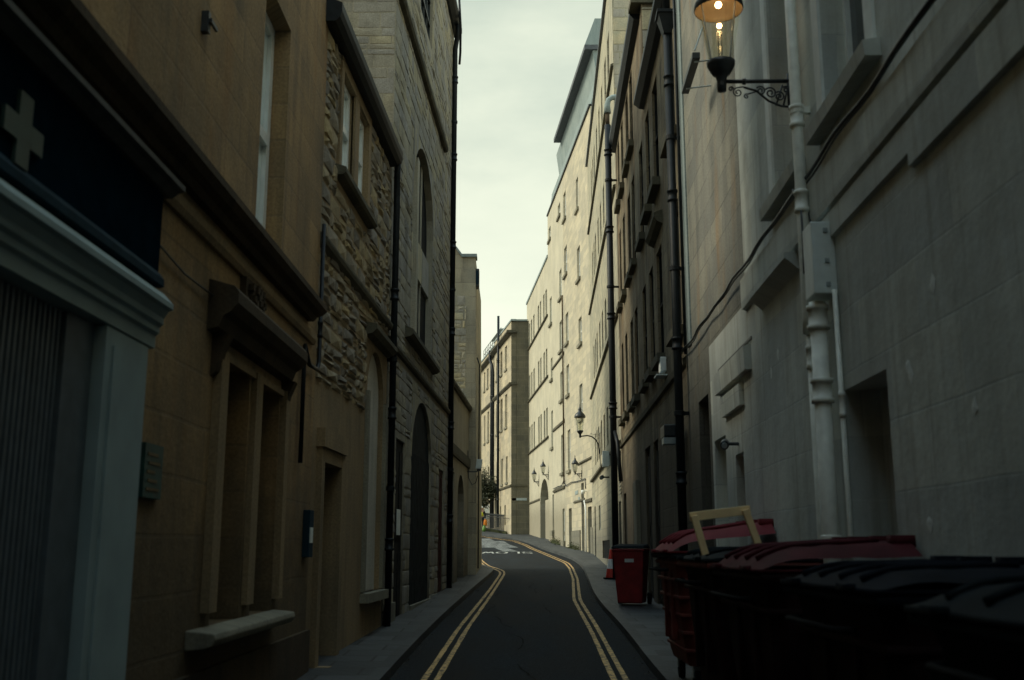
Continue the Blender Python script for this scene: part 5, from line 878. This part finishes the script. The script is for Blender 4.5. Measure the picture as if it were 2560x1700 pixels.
# ------------------------------------------------------------------ bins
def big_bin(y0, y1, x0, x1, body, lid, rim, label, seed, lift=0.0, dome=1.0, bands=False):
    zg = gz((y0 + y1) / 2) + .106; t = empty('wheeled_bin', ((x0 + x1) / 2, (y0 + y1) / 2, zg), label, 'bin', 'large commercial bins on the pavement'); g = random.Random(seed)
    m = MB(); zb, zt = zg + .2, zg + 1.12; i_ = .13
    rings = []; hs = [(zb, i_), (zb + .08, i_ * .8), (zb + .5, i_ * .42), (zt - .06, 0.03), (zt, 0.01)]
    for z, k in hs:
        c = .08; xa, xb, ya, yb = x0 + k, x1 - k * .6, y0 + k * .8, y1 - k * .8
        rings.append([(xa + c, ya, z), (xb - c, ya, z), (xb, ya + c, z), (xb, yb - c, z), (xb - c, yb, z), (xa + c, yb, z), (xa, yb - c, z), (xa, ya + c, z)])
    k0 = len(m.v)
    for r in rings: m.v += r
    for a in range(len(rings) - 1):
        for j in range(8): q = (j + 1) % 8; m.f.append((k0 + a * 8 + j, k0 + a * 8 + q, k0 + a * 8 + 8 + q, k0 + a * 8 + 8 + j))
    m.f.append(tuple(range(k0 + 7, k0 - 1, -1)))
    if True:      # moulded ribs
        for z in ([zb + .12 + .15 * n for n in range(6)] if bands else [zt - .17]): kk = .105 - .105 * (z - zb) / (zt - zb); m.box(x0 + kk - .005, x1 - kk * .6 - .02, y0 + kk * .8 - .002, y1 - kk * .8, z, z + .03)
        for f_ in (.3, .62): m.box(x0 + .02, x0 + .08, y0 + (y1 - y0) * f_, y0 + (y1 - y0) * f_ + .05, zb + .2, zt - .1)
    m.build('body', M[body], t, bevel=.008)
    m = MB(); m.box(x0 - .03, x1 + .02, y0 - .03, y1 + .03, zt, zt + .045); m.build('rim', M[rim], t, bevel=.015)
    m = MB(); nx, ny = 10, 10; k0 = 0
    for a in range(nx + 1):
        for b in range(ny + 1):
            fx, fy = a / nx, b / ny; prof_ = dome * (.02 + .13 * min(1, fx * 4) ** .6 + .10 * fx) * (.55 + .45 * min(1, 6 * min(fy, 1 - fy)) ** .5)
            m.v.append((x0 - .035 + (x1 - x0 + .06) * fx, y0 - .03 + (y1 - y0 + .06) * fy, zt + .05 + prof_ + lift * fx + g.uniform(-.004, .004)))
    for a in range(nx):
        for b in range(ny): i0 = a * (ny + 1) + b; m.f.append((i0, i0 + 1, i0 + ny + 2, i0 + ny + 1))
    m.box(x0 - .035, x1 + .03, y0 - .03, y1 + .03, zt + .046, zt + .065)
    for fy in (.2, .8): m.box(x0 - .06, x0 - .03, y0 + (y1 - y0) * fy - .08, y0 + (y1 - y0) * fy + .08, zt + .05, zt + .08)
    for fy in (.12, .35, .65, .88): m.box(x1 - .08, x1 + .05, y0 + (y1 - y0) * fy - .04, y0 + (y1 - y0) * fy + .04, zt + .05 + .2 * dome + lift, zt + .10 + .22 * dome + lift)
    for fy in (.18, .39, .61, .82): m.tube([(x0 - .035 + (x1 - x0) * fx, y0 + (y1 - y0) * fy, zt + .055 + dome * (.02 + .13 * min(1, fx * 4) ** .6 + .10 * fx) * (.55 + .45 * min(1, 6 * min(fy, 1 - fy)) ** .5) + lift * fx) for fx in (.06, .12, .2, .3, .5, .7, .9)], .016, 6)
    m.build('lid', M[lid], t, True)
    MB().tube([(x0 - .02, y0 + .25, zt - .1), (x0 - .09, y0 + .3, zt - .1), (x0 - .09, y1 - .3, zt - .1), (x0 - .02, y1 - .25, zt - .1)], .014, 8).build('handle', M['rubber'], t, True)
    for (wx2, wy) in ((x0 + .2, y0 + .2), (x0 + .2, y1 - .2), (x1 - .2, y0 + .2), (x1 - .2, y1 - .2)):
        wh = MB().tube([(wx2 - .025, wy, zg + .085), (wx2 + .025, wy, zg + .085)], .085, 14).build('wheel', M['rubber'], t); MB().box(wx2 - .035, wx2 + .035, wy - .03, wy + .03, zg + .10, zg + .21).build('fork', M['metalgrey'], wh)
    return t
binA = big_bin(9.3, 10.55, 1.42, 2.29, 'redbrown', 'redlid', 'binblack', 'large red-lidded bin behind the wooden frame, farthest of the row of large bins', 1, .03, bands=True)
binB = big_bin(7.25, 8.5, 1.35, 2.2, 'bindark', 'binblack', 'redbrown', 'large bin with a black lid carrying the pale wooden frame', 2, -.06, .55)
binC = big_bin(5.65, 6.98, 1.34, 2.15, 'bindark', 'maroon', 'bindark', 'large bin with a smooth dark red lid, third from the far end', 3, -.03, .8)
binD = big_bin(3.95, 5.25, 1.36, 2.1, 'bindark', 'binblue', 'binblue', 'near large bin with a blue-black lid, fourth from the far end', 4, -.04, .55)
binE = big_bin(2.3, 3.6, 1.36, 2.06, 'binblack', 'binblack', 'binblack', 'nearest large black bin filling the bottom right corner', 5, -.03, .6)
# wooden frame standing on the black lid
KF = 7.35 / 8.0; fz = 1.53; wf = empty('wooden_frame', (1.47, 7.35, fz), 'pale pine three-sided frame propped upright on the black bin lid', 'wooden frame')
def plank(a, b, wdt, th, y0):
    dx, dz = b[0] - a[0], b[1] - a[1]; l = math.hypot(dx, dz); nx, nz = -dz / l * wdt / 2, dx / l * wdt / 2; m = MB()
    m.hexa([(a[0] - nx, y0, a[1] - nz), (a[0] + nx, y0, a[1] + nz), (a[0] + nx, y0 + th, a[1] + nz), (a[0] - nx, y0 + th, a[1] - nz), (b[0] - nx, y0, b[1] - nz), (b[0] + nx, y0, b[1] + nz), (b[0] + nx, y0 + th, b[1] + nz), (b[0] - nx, y0 + th, b[1] - nz)]); m.xf(lambda v: (v[0] * KF, v[1] - .65, 1.55 + (v[2] - 1.55) * KF)); return m
plank((1.352, 1.782), (1.812, 1.835), .068, .03, 8.0).build('top_rail', M['wood'], wf, bevel=.003)
plank((1.378, 1.79), (1.455, 1.50), .052, .03, 7.969).build('leg', M['wood'], wf, bevel=.003); plank((1.768, 1.835), (1.86, 1.56), .052, .03, 7.969).build('leg', M['wood'], wf, bevel=.003)
m = MB(); m.box(1.40, 1.76, 7.993, 8.0, 1.795, 1.80); m.build('groove', M['bark'], wf) if False else None
# small wheeled bin
def wheelie(cx, cy, rot, label):
    zg = gz(cy) + .106; t = empty('wheelie_bin', (cx, cy, zg), label, 'bin'); c_, s_ = cos(rot), sin(rot)
    X = lambda v: (cx + v[0] * c_ - v[1] * s_, cy + v[0] * s_ + v[1] * c_, zg + v[2])
    m = MB(); m.hexa([(-.22, -.22, .03), (.22, -.22, .03), (.22, .24, .03), (-.22, .24, .03), (-.28, -.34, .94), (.28, -.34, .94), (.28, .34, .94), (-.28, .34, .94)]); m.box(-.295, .295, -.355, .355, .93, .975); m.box(-.27, -.20, -.325, -.30, .3, .9) if False else None
    m.xf(X).build('body', M['red'], t, bevel=.02)
    m = MB(); m.hexa([(-.30, -.37, .98), (.30, -.37, .98), (.30, .33, .98), (-.30, .33, .98), (-.27, -.32, 1.03), (.27, -.32, 1.03), (.27, .28, 1.06), (-.27, .28, 1.06)]); m.xf(X).build('lid', M['binblack'], t, bevel=.015)
    MB().tube([X((-.25, .36, 1.0)), X((-.25, .43, 1.02)), X((.25, .43, 1.02)), X((.25, .36, 1.0))], .018, 8).build('handle', M['red'], t, True)
    for s2 in (-1, 1): MB().tube([X((s2 * .24, .30, .1)), X((s2 * .30, .30, .1))], .1, 16).build('wheel', M['rubber'], t)
    m = MB(); m.hexa([(-.06, -.325, .74), (.1, -.325, .74), (.1, -.30, .74), (-.06, -.30, .74), (-.06, -.336, .80), (.1, -.336, .80), (.1, -.31, .80), (-.06, -.31, .80)]); m.xf(X).build('sticker', M['reflwhite'], t)
    return t
wheelie(2.14, 19.1, radians(-16), 'small dark red wheeled bin with a white sticker standing alone on the pavement')
